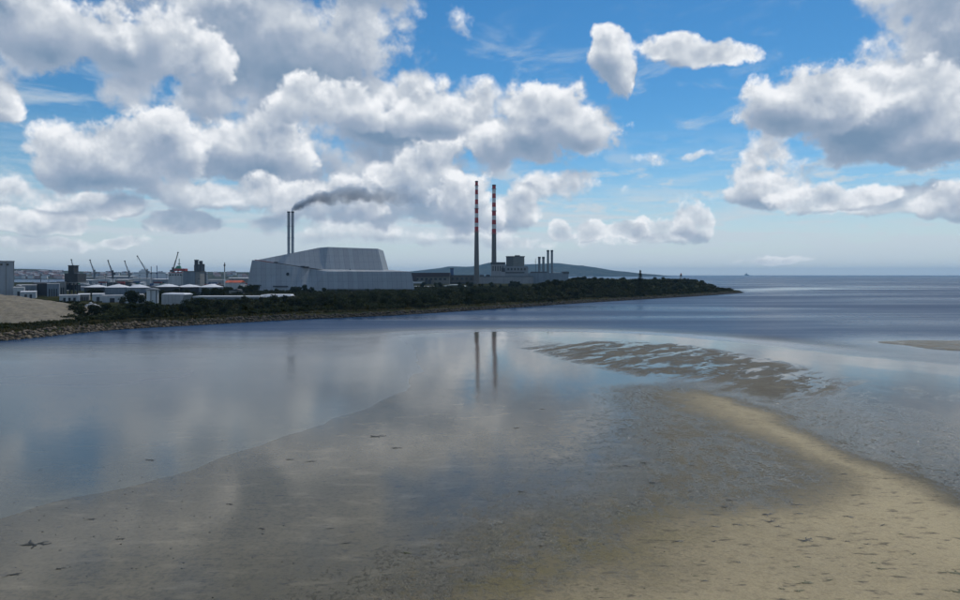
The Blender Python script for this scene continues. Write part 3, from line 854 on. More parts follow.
for i, px in enumerate((287.3 + 1.4, 292.6)):
    st = root_at('flue_stack', 'left one of the twin slim steel flues rising behind the grey hall' if i == 0 else 'right one of the twin slim steel flues rising behind the grey hall', 'chimney', px, 812, 'twin flues of the grey hall')
    x = xat(px, 812); zt = zat(211.5, 812)
    sf = MB().ring(x, 812, [(1.75, G), (1.75, zt - 1.5)], 20).build('shaft', steel_pale, st, smooth=False)
    MB().ring(x, 812, [(1.95, zt - 1.5), (1.95, zt), (1.5, zt), (1.5, zt - .6)], 20).build('rim', steel_dark, sf)
    for kz in (70, 85): MB().ring(x, 812, [(2.05, kz), (2.05, kz + .5)], 20).build('collar', steel, sf)

# --- the two striped chimneys
def chimney(px, Y, pyt, bands, r_top, r_bot, label):
    x = xat(px, Y); zt = zat(pyt, Y); z0 = 3.0
    c = thing('striped_chimney', label, 'chimney', (x, Y, z0), 'pair of striped chimneys')
    rad = lambda z: r_bot + (r_top - r_bot) * (z - z0) / (zt - z0)
    zs = [zat(b, Y) for b in bands]           # top -> down, alternating red, white
    cs_o = MB().ring(x, Y, [(rad(z0) * 1.15, z0), (rad(12) * 1.02, 12), (rad(zs[-1]), zs[-1])], 28).build('concrete_shaft', chim_conc, c, smooth=False)
    for i in range(len(zs) - 1):
        t, b = zs[i], zs[i + 1]
        MB().ring(x, Y, [(rad(b) + .03, b), (rad(t) + .03, t)], 28).build('red_band' if i % 2 == 0 else 'white_band', red_band if i % 2 == 0 else white_band, c)
    MB().ring(x, Y, [(rad(zt) + .35, zt - 1.8), (rad(zt) + .35, zt + .6), (rad(zt) - .8, zt + .6), (rad(zt) - .8, zt - .5)], 28).build('rim', concrete_dark, c)
    for kz in (zs[-1] + 1, zs[len(zs) // 2], zs[1]):
        g = MB().ring(x, Y, [(rad(kz) + .1, kz), (rad(kz) + 1.2, kz), (rad(kz) + 1.2, kz + 1.1), (rad(kz) + 1.05, kz + 1.1), (rad(kz) + 1.05, kz + .15), (rad(kz) + .1, kz + .15)], 28).build('gallery', steel, cs_o)
    MB().box(x - .4, x + .4, Y - rad(z0) * 1.0 - .7, Y - r_top + .2, z0, z0 + 4).build('door_hood', concrete_dark, cs_o)
chimney(476.6, 1250, 181.3, [181.3, 186, 189.8, 194.5, 199.5, 204.3, 208.8, 213.4, 217.8, 223, 226.8, 232.4], 2.7, 5.2, 'left and slightly taller of the two tall red and white striped chimneys')
chimney(494.0, 1300, 185.0, [185, 189.3, 193.7, 198.2, 202.8, 207, 211.2, 215.7, 220, 224.5, 229, 234.2], 3.5, 5.4, 'right of the two tall red and white striped chimneys, behind the stepped block')

# --- old power station
ps = root_at('turbine_hall', 'long pale grey power station hall with dark window strips right of the left chimney', 'building', 505, 1275)
pw_o = slab(MB(), 478.5, 533, 276.8, 1275, 40).build('wall', pm('station_render', (0.30, 0.30, 0.30), .85, .25, .1, streak=.25), ps)
slab(MB(), 478, 533.5, 276.2, 1274.5, 41, pyb=276.9).build('parapet', concrete_dark, ps)
for a, b in ((479.2, 485), (487, 489), (491.5, 508), (510, 524)):
    slab(MB(), a, b, 284, 1274.4, 1, pyb=285.3).build('window_strip', glass, pw_o)
for a, b in ((480, 484), (486, 490), (496, 502), (512, 520)):
    slab(MB(), a, b, 274.7, 1290, 10, pyb=276.4).build('roof_unit', concrete_dark, ps)
bl = root_at('boiler_house', 'stepped boiler house with dark top storey in front of the right striped chimney', 'building', 510, 1282)
wb_o = slab(MB(), 491.2, 505.2, 264.4, 1282, 30).build('west_block', pm('station_pale', (0.33, 0.33, 0.34), .85, .2, .1, streak=.2), bl)
slab(MB(), 490.9, 505.5, 262.2, 1281.5, 31, pyb=264.5).build('dark_cornice', concrete_dark, bl)
mb_o = slab(MB(), 505.3, 528.2, 266.2, 1283, 34).build('middle_block', pm('station_blue', (0.25, 0.27, 0.29), .85, .2, .1, streak=.2), bl)
slab(MB(), 506.6, 513.2, 256.9, 1285, 22, pyb=266.4).build('top_storey', pm('station_dark', (0.12, 0.125, 0.125), .85, .3, .15), bl)
slab(MB(), 513.3, 524.4, 256.7, 1284.5, 24, pyb=266.4).build('top_storey', pm('station_grey', (0.20, 0.205, 0.19), .85, .3, .15), bl)
slab(MB(), 506.2, 525, 256.1, 1284, 25, pyb=256.8).build('roof_edge', concrete_dark, bl)
slab(MB(), 515, 520, 255.2, 1288, 12, pyb=256.2).build('lift_house', concrete_dark, bl)
slab(MB(), 501.6, 505, 267.8, 1281.6, 1, pyb=271.8).build('louvre', clad_dark, bl)
slab(MB(), 505.8, 524.5, 272, 1282.4, 1, pyb=273.2).build('window_strip', glass, mb_o)
for k in range(5): slab(MB(), 492.5 + k * 2.4, 493.7 + k * 2.4, 266, 1281.7, .6, pyb=271).build('window', glass, wb_o)
for k in range(6): slab(MB(), 507.5 + k * 3.3, 509.2 + k * 3.3, 268, 1282.6, .6, pyb=270.3).build('window', glass, mb_o)
an = root_at('station_annex', 'low blue grey annex building under the four slim flues', 'building', 545, 1290)
slab(MB(), 528.3, 568.5, 273, 1290, 40).build('wall', clad_blue, an)
slab(MB(), 531, 547, 271.6, 1296, 20, pyb=273.1).build('roof_block', concrete_dark, an)
slab(MB(), 553, 560, 272.2, 1296, 20, pyb=273.1).build('roof_block', clad_pale, an)
slab(MB(), 563, 569, 271.6, 1289.5, 20, pyb=274).build('end_tower', concrete_dark, an)
for i, (px, pt, r) in enumerate(((539.3, 257, 2.5), (543.4, 257, 2.5), (548, 250.3, 2.3), (551.9, 250.3, 2.3))):
    x = xat(px, 1300)
    st = root_at('slim_flue', ('first', 'second', 'third', 'fourth')[i] + ' from the left of the four slim grey flues right of the striped chimneys', 'chimney', px, 1300, 'four slim flues')
    MB().ring(x, 1300, [(r, G), (r, zat(pt, 1300))], 16).build('shaft', steel, st)
    MB().ring(x, 1300, [(r + .4, zat(pt + 1.3, 1300)), (r + .4, zat(pt, 1300) + .4), (r - .4, zat(pt, 1300) + .4)], 16).build('rim', steel_dark, st)
mm = root_at('lattice_mast', 'thin lattice mast left of the four slim flues', 'mast', 535.6, 1300)
x = xat(535.6, 1300); MB().beam((x, 1300, G), (x, 1300, zat(258.5, 1300)), .7).build('pole', steel_dark, mm); MB().beam((x - 2, 1300, zat(262, 1300)), (x + 2, 1300, zat(262, 1300)), .4).build('crossbar', steel_dark, mm)
hb = root_at('works_hall', 'beige works hall with a dark maroon top band, right beside the grey hall', 'building', 430, 1240)
hw_o = slab(MB(), 413.5, 449.5, 276.2, 1240, 45).build('wall', beige, hb)
a, b, c, d = wp(410.2, 272.7, 1238), wp(449.8, 272.7, 1238), wp(449.8, 276.3, 1238), wp(413, 277.2, 1238)
bx = lambda v: Vector((v.x, v.y + 48, v.z))
MB().hull([d, c, bx(c), bx(d)], [a, b, bx(b), bx(a)]).build('maroon_band', maroon, hb)
a, b = wp(409.6, 272.7, 1237.5), wp(414.5, 272.7, 1237.5); c, d = wp(417.5, 281.3, 1237.5), wp(412.4, 281.3, 1237.5)
MB().hull([d, c, bx(c), bx(d)], [a, b, bx(b), bx(a)]).build('slanted_end', maroon, hb)
slab(MB(), 412, 424, 281.8, 1225, 10, pyb=283.2).build('canopy', roof_white, hb)
for px in (425, 428.5): slab(MB(), px, px + 2.6, 279.5, 1228, 6).build('vessel_tower', clad_dark, hb)
for k in range(7): slab(MB(), 416 + k * 4.6, 418.6 + k * 4.6, 278.2, 1239.4, 1, pyb=280).build('window', glass, hw_o)
lh = root_at('brown_hall', 'long low brown hall between the maroon topped works hall and the left chimney', 'building', 462, 1262)
lw_o = slab(MB(), 449.8, 474, 275.6, 1262, 30).build('wall', brick_br, lh); slab(MB(), 449.6, 474.2, 275.0, 1261.5, 31, pyb=275.7).build('parapet', concrete_dark, lh)
slab(MB(), 450, 474, 282.6, 1261.4, 1, pyb=283.6).build('window_strip', glass, lw_o)
for k in range(5): slab(MB(), 451.5 + k * 4.6, 453.8 + k * 4.6, 277.4, 1261.5, 1, pyb=280).build('window', glass, lw_o)
sb = root_at('dark_flue_block', 'short dark square flue above the brown hall', 'chimney', 451.8, 1275)
slab(MB(), 450.2, 453.5, 268.9, 1275, 7).build('shaft', blue_paint, sb); slab(MB(), 449.9, 453.8, 268.2, 1274.5, 8, pyb=269).build('cap', steel_dark, sb)
br = root_at('barrel_roof_shed', 'low shed with a pale curved roof in front of the brown hall', 'building', 453, 985)
x0, x1 = xat(437, 985), xat(471, 985); zb, zt = zat(287.6, 985), zat(284.7, 985)
n = 14; arc = [(x0 + (x1 - x0) * i / n, zb + (zt - zb) * math.sin(math.pi * i / n)) for i in range(n + 1)]
MB().hull([(x, 985, z) for x, z in arc], [(x, 1020, z) for x, z in arc]).build('roof', pm('pale_green_roof', (0.42, 0.47, 0.46), .6, .15), br)
MB().box(x0 + 1, x1 - 1, 986, 1019, G - .5, zb + .05).build('wall', clad_pale, br)
for k in range(5): MB().box(x0 + 4 + k * 9.6, x0 + 9 + k * 9.6, 985.7, 986.2, G - .3, zb - .9).build('door', clad_dark, br)
cs = root_at('canopy_shed', 'white flat canopy shed at the right foot of the grey hall', 'building', 420, 930)
slab(MB(), 414, 434, 286.2, 930, 14, pyb=287).build('roof', roof_white, cs); slab(MB(), 415, 433, 287, 931, 12).build('wall', clad_dark, cs)

# --- white sheds in front of the grey hall
for (a, b, pt, pe, Y, lab) in ((257.5, 293, 294.8, 298.6, 520, 'bright white roofed shed right of its greyer neighbour, below the grey hall'), (238, 257, 296.6, 299, 530, 'grey white shed end peeping out left of the bright white shed roof')):
    r = root_at('storage_shed', lab, 'shed', (a + b) / 2, Y, z=4.6)
    x0, x1 = xat(a, Y), xat(b, Y); zr, ze = zat(pt, Y), zat(pe, Y)
    MB().hull([(x0, Y, ze), (x1, Y, ze), (x1 - 2, Y + 16, ze + .1), (x0 + 4, Y + 16, ze + .1)], [(x0 + 2, Y + 3, zr), (x1 - 3, Y + 3, zr), (x1 - 4, Y + 14, zr + .2), (x0 + 5, Y + 14, zr + .2)]).build('roof', roof_white if a > 250 else roof_grey, r)
    MB().box(x0 + .5, x1 - .5, Y + .4, Y + 15, G - 1, ze - .02).build('wall', clad_pale, r)
r = root_at('long_shed', 'long low grey shed with a light flat roof left of the grey hall', 'shed', 225, 455)
slab(MB(), 192.5, 259, 296.3, 455, 16, pyb=297.6).build('roof', pm('light_sheet_roof', (0.50, 0.51, 0.51), .6, .2), r)
slab(MB(), 193.2, 258.3, 297.6, 456, 14, zb=3.4).build('wall', clad_blue, r)
for k in range(6): slab(MB(), 197 + k * 10, 202 + k * 10, 299.4, 455.7, .5, pyb=302.5).build('door', clad_dark, r)

# --- tall white tank and the pale hopper tank
r = root_at('tall_tank', 'slender white upright tank standing among trees left of the pale block tank', 'tank', 152.5, 366, z=4)
x = xat(152.6, 366); rr = 5.4 / F * 366; zt = zat(289.6, 366)
MB().ring(x, 366, [(rr, 3.5), (rr, zt)], 32).build('shell', pm('tank_white', (0.60, 0.64, 0.66), .5, .15, .4, streak=.25), r, smooth=False)
MB().ring(x, 366, [(rr + .15, zt), (rr + .15, zt + .3), (rr * .9, zt + .55), (.5, zt + .9)], 32).build('roof', steel, r)
for px in (150.2, 155.4, 156.6): 
    xx = xat(px, 362); MB().beam((xx, 366 - rr - .15, 3.6), (xx, 366 - rr - .15, zt - .3), .28).build('pipe', steel_dark, r)
MB().ring(x, 366, [(rr + .9, zt - .2), (rr + .9, zt + .0)], 32).build('walkway', steel, r)
r = root_at('block_tank', 'pale grey block shaped tank with a slanting right end beside the slender white tank', 'tank', 172, 385, z=4)
q0, q1, q2, q3 = wp(161.3, 311, 385), wp(177.5, 311, 385), wp(185, 294.6, 385), wp(161.5, 294.2, 385)
q0.z = q1.z = 3.4
dp = lambda v, d: Vector((v.x, v.y + d, v.z))
MB().hull([q0, q1, dp(q1, 11), dp(q0, 11)], [q3, q2, dp(q2, 11), dp(q3, 11)]).build('shell', pm('tank_grey', (0.42, 0.43, 0.43), .6, .15, .3, stripes=2.2, streak=.25), r)
e = Vector((0, 0, .7)); MB().hull([q3, q2, dp(q2, 11), dp(q3, 11)], [dp(q3, 1) + e + Vector((1.5, 0, 0)), dp(q2, 1) + e - Vector((1.5, 0, 0)), dp(q2, 10) + e - Vector((1.5, 0, 0)), dp(q3, 10) + e + Vector((1.5, 0, 0))]).build('roof', roof_white, r)

# --- oil tanks with shallow white cone roofs
def oil_tank(a, b, pa, pe, Y, wall, label):
    x = xat((a + b) / 2, Y); rr = (xat(b, Y) - xat(a, Y)) / 2
    r = thing('storage_tank', label, 'tank', (x, Y, G), 'storage tanks with white cone roofs')
    MB().ring(x, Y, [(rr, G - .5), (rr, zat(pe, Y))], 36).build('shell', wall, r)
    rf_o = MB().ring(x, Y, [(rr + .3, zat(pe, Y)), (rr * .5, zat(pe, Y) * .4 + zat(pa, Y) * .6), (.8, zat(pa, Y))], 36).build('roof', roof_white, r)
    MB().ring(x, Y, [(.7, zat(pa, Y) - .2), (.7, zat(pa, Y) + 1.0)], 10).build('vent', steel, rf_o)
    MB().ring(x, Y, [(rr + .35, zat(pe, Y) - .35), (rr + .35, zat(pe, Y) - .05)], 36).build('rim', steel, r)
oil_tank(86, 107, 284.6, 287.0, 600, clad_dark, 'leftmost dark walled storage tank with a dull roof, right of the dark plant tower')
oil_tank(106.5, 130, 284.2, 287.2, 590, clad_blue, 'blue grey storage tank second from the left with a bright white roof')
oil_tank(128.5, 149, 284.4, 287.4, 575, clad_blue, 'storage tank just left of the slender white tank top')
oil_tank(157, 179, 283.9, 286.6, 560, clad_dark, 'storage tank with white roof right behind the slender white tank')
oil_tank(178, 201, 284.3, 286.8, 575, clad_dark, 'storage tank with white roof below the dark twin silos')
oil_tank(200, 222.5, 284.0, 286.9, 560, clad_blue, 'rightmost storage tank with white roof, its blue grey wall in view')

# --- tower block at the left border
r = root_at('grain_tower', 'tall pale grey tower block with few openings at the left edge', 'building', 14, 560)
r.rotation_euler.z = math.atan(466 / 640)
gt_o = slab(MB(), -30, 14, 261.2, 560, 26).build('wall', pm('tower_cladding', (0.36, 0.38, 0.40), .7, .15, .15, streak=.2), r)
slab(MB(), -30.3, 14.3, 260.9, 559.7, 26.6, pyb=261.6).build('parapet', concrete, r)
for px in (-20, -10, 0.2, 7, 13.4): slab(MB(), px, px + .45, 262, 559.6, .5, zb=G).build('pilaster', concrete, gt_o)
for px in (2.6, 7.6, -6, -16): slab(MB(), px, px + 1.9, 263.5, 559.7, .5, pyb=265.6).build('window', glass, gt_o)
def shed(a, b, pt, Y, wall, roof, label, group=None, rise=0.8, depth=14, zb=None):
    r = root_at('shed', label, 'shed', (a + b) / 2, Y, group)
    if Y < 700: r.rotation_euler.z = math.atan((480 - (a + b) / 2) / F) * .9
    x0, x1 = xat(a, Y), xat(b, Y); z = zat(pt + rise, Y)
    wl_o = MB().box(x0, x1, Y, Y + depth, (zb if zb is not None else G - .5), z).build('wall', wall, r)
    MB().gable(x0 - .3, x1 + .3, Y - .3, Y + depth + .3, z, zat(pt, Y)).build('roof', roof, r)
    nd = random.randint(1, 4); w = (x1 - x0) / (nd + 1)
    for k in range(nd): MB().box(x0 + w * (k + .75), x0 + w * (k + 1.25), Y - .15, Y + .2, G - .3, G + (z - G) * .6).build('door', clad_dark, wl_o)
shed(14.2, 23, 286.8, 548, clad_pale, roof_grey, 'small pale shed against the right side of the tower block')
shed(23, 35, 284.4, 580, clad_blue, roof_grey, 'dark grey shed second to the right of the tower block')
shed(22, 34.5, 291, 530, clad_pale, roof_white, 'low light shed just above the crest of the sand mound')
shed(34.5, 48, 282.6, 590, clad_dark, clad_dark, 'near black shed between tower block and plant tower')
shed(48, 58, 283.4, 570, clad_blue, roof_grey, 'blue grey shed immediately left of the dark plant tower', rise=.4)
shed(57.5, 65, 281.6, 590, concrete, concrete_dark, 'narrow concrete shed touching the dark plant tower', rise=.4)
shed(61, 78, 294.6, 470, clad_pale, roof_grey, 'low pale shed in front of the dark plant tower')
shed(79, 88.5, 293.6, 480, concrete, roof_white, 'small whitish shed below the leftmost storage tank')
shed(93, 103, 293.4, 470, clad_pale, roof_white, 'pale shed in front of the blue grey storage tanks', rise=.6)
shed(103.5, 121, 295, 455, clad_pale, roof_grey, 'wide pale shed left of the round topped shed', rise=.6)
# round topped shed
r = root_at('round_top_shed', 'pale shed with rounded roof half hidden by trees left of the slender white tank', 'shed', 133, 440)
x0, x1 = xat(121, 440), xat(145.5, 440); zb, zt = zat(298.5, 440), zat(294.2, 440)
pr = [(0, 0), (.04, .45), (.1, .75), (.2, .93), (.5, 1), (.8, .93), (.9, .75), (.96, .45), (1, 0)]
arc = [(x0 + (x1 - x0) * k, zb + (zt - zb) * v) for k, v in pr]
MB().hull([(x, 440, z) for x, z in arc], [(x, 455, z) for x, z in arc]).build('roof', pm('dull_roof', (0.36, 0.36, 0.35), .7, .2), r)
MB().box(x0, x1, 440.1, 454.9, G - .6, zb + .02).build('wall', clad_pale, r)
# dark plant tower
r = root_at('plant_tower', 'dark two tier batching tower with a narrow top right of the tower block', 'tower', 71, 600)
slab(MB(), 64.6, 77.6, 273.6, 600, 13, pyb=282.4).build('hopper_block', clad_dark, r)
slab(MB(), 68.2, 73.8, 265.6, 603, 7, pyb=273.7).build('head_house', clad_dark, r)
slab(MB(), 67.9, 74.2, 265.2, 602.6, 7.6, pyb=265.8).build('roof', steel_dark, r)
slab(MB(), 63.8, 78.6, 282.2, 599, 15, pyb=283).build('platform', concrete, r)
for px in (65, 69, 73, 76.6):
    for dy in (0.5, 11): slab(MB(), px, px + 1, 283, 600 + dy, 1.0).build('leg', steel_dark, r)
slab(MB(), 66, 76, 285, 603, 7, pyb=290).build('mixer_body', steel_dark, r)
slab(MB(), 74.5, 77.4, 272.6, 599.5, 4, pyb=273.7).build('roof_unit', steel, r)

# --- twin silos and the grey block before them
r = root_at('silo_cluster', 'dark cluster of tall round concrete silos behind the square grey block', 'silo', 200, 960)
for px, pt in ((196.2, 265.0), (199.4, 264.2), (202.6, 264.0)): MB().ring(xat(px, 965), 965, [(3.0, G), (3.0, zat(pt, 965))], 18).build('silo', concrete_dark, r)
slab(MB(), 194.4, 197, 260.2, 966, 5).build('stair_tower', clad_dark, r); slab(MB(), 194.1, 197.4, 259.7, 965.6, 6, pyb=260.4).build('cap', steel_dark, r)
slab(MB(), 199, 201.6, 260.8, 966, 4, pyb=264.4).build('head_house', clad_dark, r)
slab(MB(), 203.8, 206.2, 272, 963, 6).build('side_tower', clad_blue, r)
r = root_at('square_block', 'square grey warehouse block in front of the round silos', 'building', 191, 940)
slab(MB(), 183, 194.9, 271.4, 940, 18).build('wall', clad_blue, r); slab(MB(), 195, 200, 271.6, 941, 16).build('side_wall', concrete, r)
slab(MB(), 182.7, 200.2, 271.0, 939.6, 19, pyb=271.7).build('parapet', concrete_dark, r)
r = root_at('quay_office', 'white fronted quay building left of the square grey block', 'building', 175, 950)
qo_o = slab(MB(), 168.4, 182.9, 272.9, 950, 16).build('wall', clad_pale, r); slab(MB(), 168.2, 183, 272.3, 949.7, 17, pyb=273).build('roof', red_paint, r)
for k in range(5): slab(MB(), 169.6 + k * 2.6, 171 + k * 2.6, 274.2, 949.6, .6, pyb=275.6).build('window', glass, qo_o)
r = root_at('radio_mast', 'thin pale mast rising right of the storage tanks', 'mast', 224.6, 700)
x = xat(224.6, 700); MB().beam((x, 700, G), (x, 700, zat(272, 700)), .9).build('lower_pole', white, r); MB().beam((x, 700, zat(272, 700)), (x, 700, zat(262.5, 700)), .7).build('upper_pole', steel_dark, r)
MB().box(x - .8, x + .8, 699.4, 700.6, zat(266, 700), zat(264.5, 700)).build('aerial', steel_dark, r)
r = root_at('orange_roof_shed', 'low building with an orange red roof left of the grey hall', 'building', 232, 720)
slab(MB(), 225, 240.5, 282.6, 720, 14).build('wall', clad_pale, r); MB().gable(xat(224.6, 720), xat(241, 720), 719.5, 734.5, zat(282.6, 720), zat(280.3, 720)).build('roof', orange_roof, r)

# --- quay cranes
def crane(px_t, py_t, px_p, py_p, py_b, Y, label, mat, w=1.0):
    xt, zt = xat(px_t, Y), zat(py_t, Y); xp, zp = xat(px_p, Y), zat(py_p, Y)
    r = thing('quay_crane', label, 'crane', (xp, Y, G), 'quay cranes')
    zb = max(zat(py_b, Y), G - .5)
    for sx in (-1, 1):
        for sy in (-1, 1): MB().beam((xp + sx * 3.4, Y + sy * 3.4, zb), (xp + sx * 1.6, Y + sy * 1.6, zb + 8), .8 * w).build('portal_leg', mat, r)
    MB().box(xp - 2.4, xp + 2.4, Y - 2.4, Y + 2.4, zb + 7.6, zb + 8.6).build('portal_deck', mat, r)
    MB().hull([(xp - 1.5, Y - 1.5, zb + 8.6), (xp + 1.5, Y - 1.5, zb + 8.6), (xp + 1.5, Y + 1.5, zb + 8.6), (xp - 1.5, Y + 1.5, zb + 8.6)],
              [(xp - .9, Y - .9, zp + 4), (xp + .9, Y - .9, zp + 4), (xp + .9, Y + .9, zp + 4), (xp - .9, Y + .9, zp + 4)]).build('tower', mat, r)
    s = 1 if xt < xp else -1
    MB().box(xp - 1.5, xp + 4.2 * s + (1.5 if s > 0 else -1.5) * 0 if s > 0 else xp + 1.5, Y - 1.8, Y + 1.8, zp - 4.5, zp - .6).build('machine_house', mat, r) if s > 0 else MB().box(xp - 4.2, xp + 1.5, Y - 1.8, Y + 1.8, zp - 4.5, zp - .6).build('machine_house', mat, r)
    j = MB(); a, b = Vector((xp - s * 1.2, Y, zp - 1)), Vector((xt, Y, zt))
    for dy in (-.9, .9):
        for dz in (-.8, .8): j.beam(a + Vector((0, dy, dz)), b + Vector((0, dy * .4, dz * .4)), .42 * w)
    for k in range(9):
        p0, p1 = a.lerp(b, k / 9), a.lerp(b, (k + 1) / 9)
        j.beam(p0 + Vector((0, -.8, -.8)), p1 + Vector((0, -.8, .8)), .34 * w); j.beam(p0 + Vector((0, .8, .8)), p1 + Vector((0, .8, -.8)), .34 * w)
    jb = j.build('jib', mat, r)
    MB().box(xt - 1.0, xt + 1.0, Y - .8, Y + .8, zt - 1.0, zt + 1.2).build('jib_head', steel_dark, jb)
    MB().beam((xp, Y, zp + 4), a.lerp(b, .75), .28 * w).build('tie_rod', mat, jb)
    MB().beam((xt, Y, zt - .5), (xt, Y, zt - 9), .2).build('hoist_rope', steel_dark, jb)
crane(71.4, 259.8, 75.4, 272.5, 286, 1180, 'crane jib poking up behind the dark plant tower', steel)
crane(90.1, 260.2, 94.6, 271.8, 284, 1200, 'first free standing quay crane right of the dark plant tower', steel, 1.1)
crane(108.1, 260.6, 112.8, 272.4, 285, 1180, 'thick set quay crane in the middle of the left three', steel_dark, 1.3)
crane(124.8, 261.2, 129.3, 272.6, 284, 1200, 'quay crane right of the thick set one, left of the white ferry', steel, 1.1)
crane(137.4, 256.2, 147.2, 271.0, 284, 1230, 'quay crane with a long jib leaning left over the white ferry', steel, 1.1)
crane(178, 252.6, 172.6, 269.5, 285, 1150, 'tallest quay crane, its jib leaning right, beside the green mast crane', steel_dark, 1.3)
r = root_at('mast_crane', 'small green crane with pointed mast on a red deck right of the tallest quay crane', 'crane', 179, 1180)
x = xat(179.2, 1180)
MB().beam((x, 1180, zat(268, 1180)), (x, 1180, zat(258.6, 1180)), 1.0).build('mast', green_paint, r)
MB().hull([(x - 7, 1177, zat(268.6, 1180)), (x + 3, 1177, zat(268.6, 1180)), (x + 3, 1183, zat(268.6, 1180)), (x - 7, 1183, zat(268.6, 1180))], [(x - 3, 1178, zat(265.8, 1180)), (x + 2, 1178, zat(265.8, 1180)), (x + 2, 1182, zat(265.8, 1180)), (x - 3, 1182, zat(265.8, 1180))]).build('housing', green_paint, r)
MB().box(x - 10, x + 13, 1175, 1186, zat(271, 1180), zat(268.6, 1180)).build('deck', red_paint, r)
for sx in (-9, -2, 5, 12): MB().box(x + sx - .6, x + sx + .6, 1179, 1181, G - .5, zat(271, 1180)).build('leg', steel_dark, r)
MB().box(x - 2.4, x + 2.4, 1179.4, 1180.6, zat(264.2, 1180), zat(263.6, 1180)).build('crosstree', steel_dark, r)
for px, pt, lab in ((151.2, 266.6, 'thin dock post left of the taller blue post'), (156.8, 265.6, 'thin blue dock post leaning beside the white ferry')):
    r = root_at('dock_post', lab, 'mast', px, 1100)
    x = xat(px, 1100); MB().beam((x + (1.5 if px > 155 else 0), 1100, G - .5), (x, 1100, zat(pt, 1100)), .9).build('pole', blue_paint if px > 155 else steel, r); MB().box(x - 1, x + 1, 1099.5, 1100.5, zat(274, 1100), zat(272.8, 1100)).build('lamp_box', steel_dark, r)
# white ferry in the dock
r = root_at('ferry', 'white ferry with stepped upper decks lying behind the quay cranes', 'ship', 150, 1700, z=0)
Y = 1700
x0, x1 = xat(131, Y), xat(168, Y)
MB().hull([(x0 + 4, Y, 0), (x1 - 3, Y, 0), (x1 - 3, Y + 18, 0), (x0 + 4, Y + 18, 0)], [(x0, Y - 1, zat(273.6, Y)), (x1, Y - 1, zat(273.6, Y)), (x1, Y + 19, zat(273.6, Y)), (x0, Y + 19, zat(273.6, Y))]).build('hull', white, r)
ud_o = slab(MB(), 133, 166, 272.2, Y, 17, pyb=273.7).build('upper_deck', white, r); slab(MB(), 139, 149, 270.6, Y + 1, 15, pyb=272.3).build('bridge_deck', white, r); slab(MB(), 141, 145, 269.2, Y + 4, 8, pyb=270.7).build('funnel', white, r)
slab(MB(), 134, 165, 272.7, Y - .4, 1, pyb=273.1).build('window_strip', glass, ud_o)
# long quay sheds and container stacks
qi = 0
for a, b, pt, Y, wall, lab in ((79, 92, 279.6, 1080, clad_blue, 'long blue grey quay shed left of the first free standing crane'), (96, 110, 278.4, 1120, clad_pale, 'pale quay shed between the first two free standing cranes'), (115, 128, 279.2, 1100, concrete, 'concrete quay shed between the thick set crane and the next'),
                            (131, 150, 278.0, 1150, clad_pale, 'pale quay shed below the white ferry'), (152, 168, 278.8, 1060, clad_blue, 'blue grey quay shed right of the dock posts'), (207, 224, 279.4, 1000, clad_pale, 'pale quay shed between round silos and thin mast'), (228, 249, 277.6, 1250, concrete, 'distant concrete shed behind the orange roofed building'), (84, 104, 276.6, 1500, concrete, 'far concrete warehouse behind the left quay cranes'), (106, 133, 275.9, 1560, roof_grey, 'far grey warehouse behind the middle quay cranes')):
    shed(a, b, pt, Y, wall, roof_white if qi % 2 == 0 else roof_grey, lab, rise=.5, depth=20); qi += 1
# low clutter of the yards: small sheds and plant scattered between the tanks and the quay
ylabs = [(clad_pale, 'pale'), (clad_blue, 'blue grey'), (concrete, 'concrete'), (clad_dark, 'near black'), (brick_br, 'brown')]
for k in range(46):
    wm, wn_ = ylabs[k % 5]; Y = random.uniform(640, 1050); px = random.uniform(16, 246)
    w, dd, hh = random.uniform(5, 16), random.uniform(6, 12), random.uniform(3, 7); x = xat(px, Y)
    r = thing('yard_hut', 'small ' + wn_ + ' hut among the yards behind the storage tanks', 'hut', (x, Y, G), wn_ + ' yard huts')
    yw_o = MB().box(x - w / 2, x + w / 2, Y, Y + dd, G - .6, G + hh).build('wall', wm, r)
    MB().gable(x - w / 2 - .3, x + w / 2 + .3, Y - .3, Y + dd + .3, G + hh, G + hh + random.uniform(.5, 1.6), random.choice('xy')).build('roof', random.choice([roof_white, roof_grey, roof_grey, clad_dark]), r)
    MB().box(x - w * .2, x + w * .05, Y - .12, Y + .1, G - .5, G + hh * .6).build('door', clad_dark, yw_o)
for k in range(16):
    Y = random.uniform(620, 1000); px = random.uniform(30, 246); x = xat(px, Y); zt = G + random.uniform(14, 20)
    r = thing('yard_light', 'slim floodlight pole standing in the tank yards', 'lamp', (x, Y, G), 'floodlight poles in the yards')
    MB().beam((x, Y, G - .5), (x, Y, zt), .35).build('pole', steel, r); MB().box(x - 1.3, x + 1.3, Y - .3, Y + .3, zt, zt + .5).build('lamp_head', steel_dark, r)
ccols = [red_paint, blue_paint, white, green_paint, rust, steel, clad_pale]
cb = MB(); cb.box(-6, 6, -1.25, 1.25, 0, 2.6)
for k in range(9): cb.box(-5.6 + k * 1.3, -5.2 + k * 1.3, -1.32, -1.24, .15, 2.45)
cont_me = []
for cm in ccols:
    o = cb.build('shipping_container', cm); cont_me.append(o.data); bpy.data.objects.remove(o)
